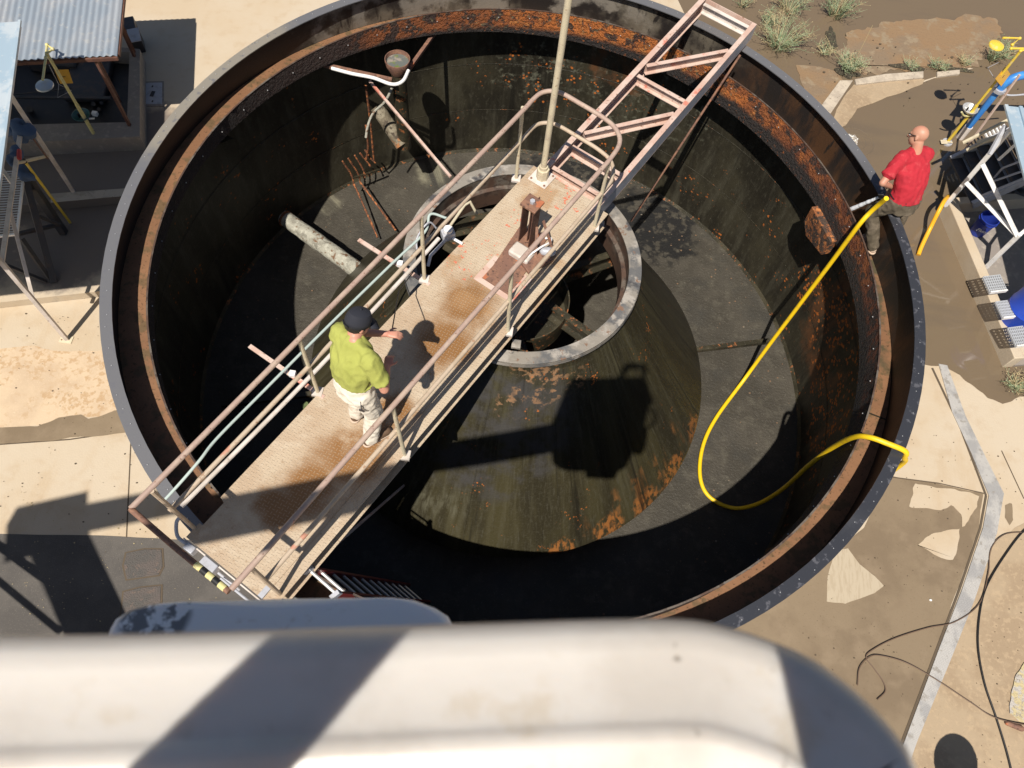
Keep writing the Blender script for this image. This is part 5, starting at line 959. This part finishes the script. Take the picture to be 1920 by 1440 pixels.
MB().tube([P(-.082, .0, .022), P(-.086, .05, .026), P(-.06, .092, .026)], .005, 6).tube([P(.082, .0, .022), P(.086, .05, .026), P(.06, .092, .026)], .005, 6).build('glasses', 'black', g2)
MB().tube([hc + su * .10 + r2 * (.186 * cos(a)) + f2 * (.142 * sin(a)) for a in [2 * pi * i / 40 for i in range(41)]], .013, 6).build('belt', 'black', g2)
tag(MB().tube([at(1662, 371, .36), at(1650, 368, .24)], .024, 10).build('hose_nozzle', 'black'), 'black hose nozzle held at the hip of the man in red', 'nozzle')

# ================================================================== LIFT BUCKET (the photographer stands in it)
ZB = 6.70
bu = thing('lift_bucket', 'blurred white fibreglass rim of a lift bucket across the bottom of the view', 'lift bucket', (0, -.25, ZB - 1.05))
op = [at(u, v, ZB) for u, v in ((1300, 1150), (1394, 1168), (1487, 1200), (1544, 1226), (1611, 1275), (1660, 1320), (1705, 1372), (1746, 1440))]
xr = .305; yf = at(960, 1158, ZB).y; yl = at(0, 1182, ZB); R_c = .17
right = [yl + V((-.35, -.055, 0)), yl, at(300, 1176, ZB), at(600, 1168, ZB), at(900, 1158, ZB), at(1150, 1150, ZB)] + op
tail = [op[-1] + V((.02, -.07, 0)), op[-1] + V((.025, -.3, 0)), op[-1] + V((.0, -.65, 0)), op[-1] + V((-.06, -.75, 0)), op[-1] + V((-.2, -.80, 0)), yl + V((-.2, -.82, 0)), yl + V((-.33, -.76, 0)), yl + V((-.38, -.65, 0)), yl + V((-.39, -.15, 0))]
outl = spline(right + tail, 6)
cen = sum(outl, V()) / len(outl)
def offs(poly, t):
    n = len(poly); out = []
    for i in range(n):
        a, b_ = poly[i - 1], poly[(i + 1) % n]; d = (b_ - a); d.z = 0; d.normalize(); out.append(poly[i] + V((d.y, -d.x, 0)) * t)
    return out
prof = [(.004, -1.05), (.0, -.30), (0, -.022), (.004, -.009), (.014, -.001), (.024, 0), (.060, .0), (.064, .003), (.069, .0075), (.075, .008), (.084, .004), (.105, .0), (.117, -.006), (.121, -.02), (.123, -.99)]
mb = MB(); rings = [offs(outl, t) for t, z in prof]; n = len(outl)
for (t, z), rg in zip(prof, rings): mb.v += [V((p.x, p.y, ZB + z)) for p in rg]
for a in range(len(prof) - 1):
    for i in range(n): mb.f.append((a*n+i, a*n+(i+1) % n, (a+1)*n+(i+1) % n, (a+1)*n+i))
mb.f.append(tuple(range(n))); mb.f.append(tuple(reversed(range((len(prof)-1)*n, len(prof)*n))))
mb.build('bucket_shell', 'frp', bu, ang=60)
MB().box(V((-.16, -.60, 5.12)), V((.22, -.10, 5.64))).build('base_shadow_box', 'offwhite', bu, bevel=.03)  # box added under the bucket to lengthen its cast shadow
MB().box(V((.315, -.55, 5.75)), V((.44, -.25, 6.05))).build('shadow_block', 'offwhite', bu, bevel=.03)  # block added out of view to break up the bucket shadow's outline
MB().tube(spline([V((.31, -.3, 6.6)), V((.42, -.32, 6.55)), V((.46, -.35, 6.3)), V((.32, -.35, 6.1))]), .018).build('side_handle', 'black', bu)
MB().box(V((-.62, -.52, 5.85)), V((-.42, -.15, 6.35))).build('side_shadow_box', 'offwhite', bu, bevel=.03)  # box added out of view to widen the bucket shadow on its left
# side step of the bucket, lower down
zs = 6.0; stp = [at(u, v, zs) for u, v in ((196, 1178), (206, 1160), (232, 1142), (275, 1130), (330, 1125), (530, 1118), (740, 1117), (775, 1121), (815, 1136), (840, 1152), (852, 1175))]
stp = stp + [V((stp[-1].x, -.02, zs)), V((stp[0].x, -.02, zs))]; so2 = offs(stp, 0)
pr2 = [(0, -.30), (0, -.02), (.006, -.006), (.018, 0)]; mb = MB(); n = len(stp); cs = sum(stp, V()) / n
sgn = 1
for (t, z) in pr2:
    rg = [p + (cs - p).normalized() * t for p in stp]; mb.v += [V((p.x, p.y, zs + z)) for p in rg]
for a in range(3):
    for i in range(n): mb.f.append((a*n+i, a*n+(i+1) % n, (a+1)*n+(i+1) % n, (a+1)*n+i))
mb.f.append(tuple(range(3*n, 4*n))); mb.f.append(tuple(reversed(range(n)))); mb.build('control_tray', 'frp2', bu, ang=50)
MB().beam(V((-.44, -.55, 5.9)), V((-.44, -.55, 6.55)), .3, .10, up=(1, 0, 0)).build('mount_bracket', 'offwhite', bu, bevel=.01)
# boom and truck, behind the camera
bo = thing('boom_lift', 'white boom lift truck carrying the bucket from behind the viewer', 'boom lift', (-6.6, -3.0, -3.1))
el = V((-7.0, -2.05, 4.2)); MB().beam(V((-.42, -.55, 6.30)), el, .28, .30).build('upper_boom', 'white', bo, bevel=.02)
tu = at(225, 1270, -3.1) + V((-.4375, -1.375, 2.5)); MB().beam(el, tu, .62, .5).build('lower_boom', 'white', bo, bevel=.02); MB().beam(el + V((.35, .1, .1)), el - V((.45, .2, 0)), .5, .5).build('elbow', 'white', bo)
MB().box(V((-5.6, -2.6, -1.6)), V((-3.8, -1.2, -.6))).build('turret', 'white', bo, bevel=.05)
MB().box(V((-8.6, -.9, -2.5)), V((-7.0, .35, -1.2))).build('shadow_cab', 'white', bo, bevel=.06); MB().tube([V((-7.0, .3, -1.0)), V((-5.6, -.9, -.2))], .04).build('grab_rail', 'white', bo); MB().tube([V((-7.3, .5, -.6)), V((-5.4, -.4, -.5))], .05).build('grab_rail', 'white', bo)  # cab box out of view, added for its shadow at the left
MB().box(V((-11.0, -2.9, -2.6)), V((-3.0, -.9, -1.5))).build('truck_body', 'white', bo, bevel=.05)
for x_ in (-9.0, -4.2):
    for y_ in (-2.9, -.9): MB().tube([V((x_, y_ - .12, -2.65)), V((x_, y_ + .12, -2.65))], .45, 24).build('wheel', 'black', bo)
# photographer
o3 = V((-.02, -.50, 5.68)); r3, f3 = V((1, 0, 0)), V((0, 1, 0))
def L3(x, y, z): return o3 + V((x, y, z))
J = dict(head=L3(-.02, .02, 1.60), sL=L3(-.20, .0, 1.38), sR=L3(.19, .0, 1.38), hL=L3(-.10, 0, .90), hR=L3(.10, 0, .90), kL=L3(-.11, .03, .48), kR=L3(.11, .03, .48), aL=L3(-.12, -.02, .09), aR=L3(.12, -.02, .09), tL=V((0, 1, 0)), tR=V((0, 1, 0)),
    eL=L3(-.255, .20, 1.22), wL=L3(-.085, .40, 1.43), eR=L3(.285, .20, 1.20), wR=L3(.150, .42, 1.43), dL=V((.1, .2, .9)), dR=V((-.1, .2, .9)), pn=V((0, 1, 0)), curl=.8)
person('person taking the picture from the lift bucket, behind the camera', J, 'skin', 'white', 'olive', 'leather', tuple(o3), r3, f3, Z, V((0, .9, -.35)))
ph = MB().beam(CAMP - F_ * .022 - R_ * .075 - U_ * .03, CAMP - F_ * .022 + R_ * .085 - U_ * .03, .078, .008, up=tuple(F_)); tag(ph.build('phone', 'phone', bevel=.004), 'dark phone held up in both hands in the lift bucket', 'phone')
# round topped post added out of view; its rounded shadow falls at the lower right
S_ = at(1795, 1395, G); vb = V((S_.x - .30, S_.y - 1.0, G)); vp = thing('shadow_post', 'round topped post added to cast a shadow, outside the lower right of the view', 'shadow caster', tuple(vb))
MB().tube([vb, vb + V((0, 0, 1.5))], .09, 16).build('post', 'greyp', vp); MB().ball(vb + V((0, 0, 1.45)), .27, (1, 1, 1.2), 12).build('shadow_post_top', 'greyp', vp)

for o in bpy.data.objects:
    if '_o' in o: del o['_o']
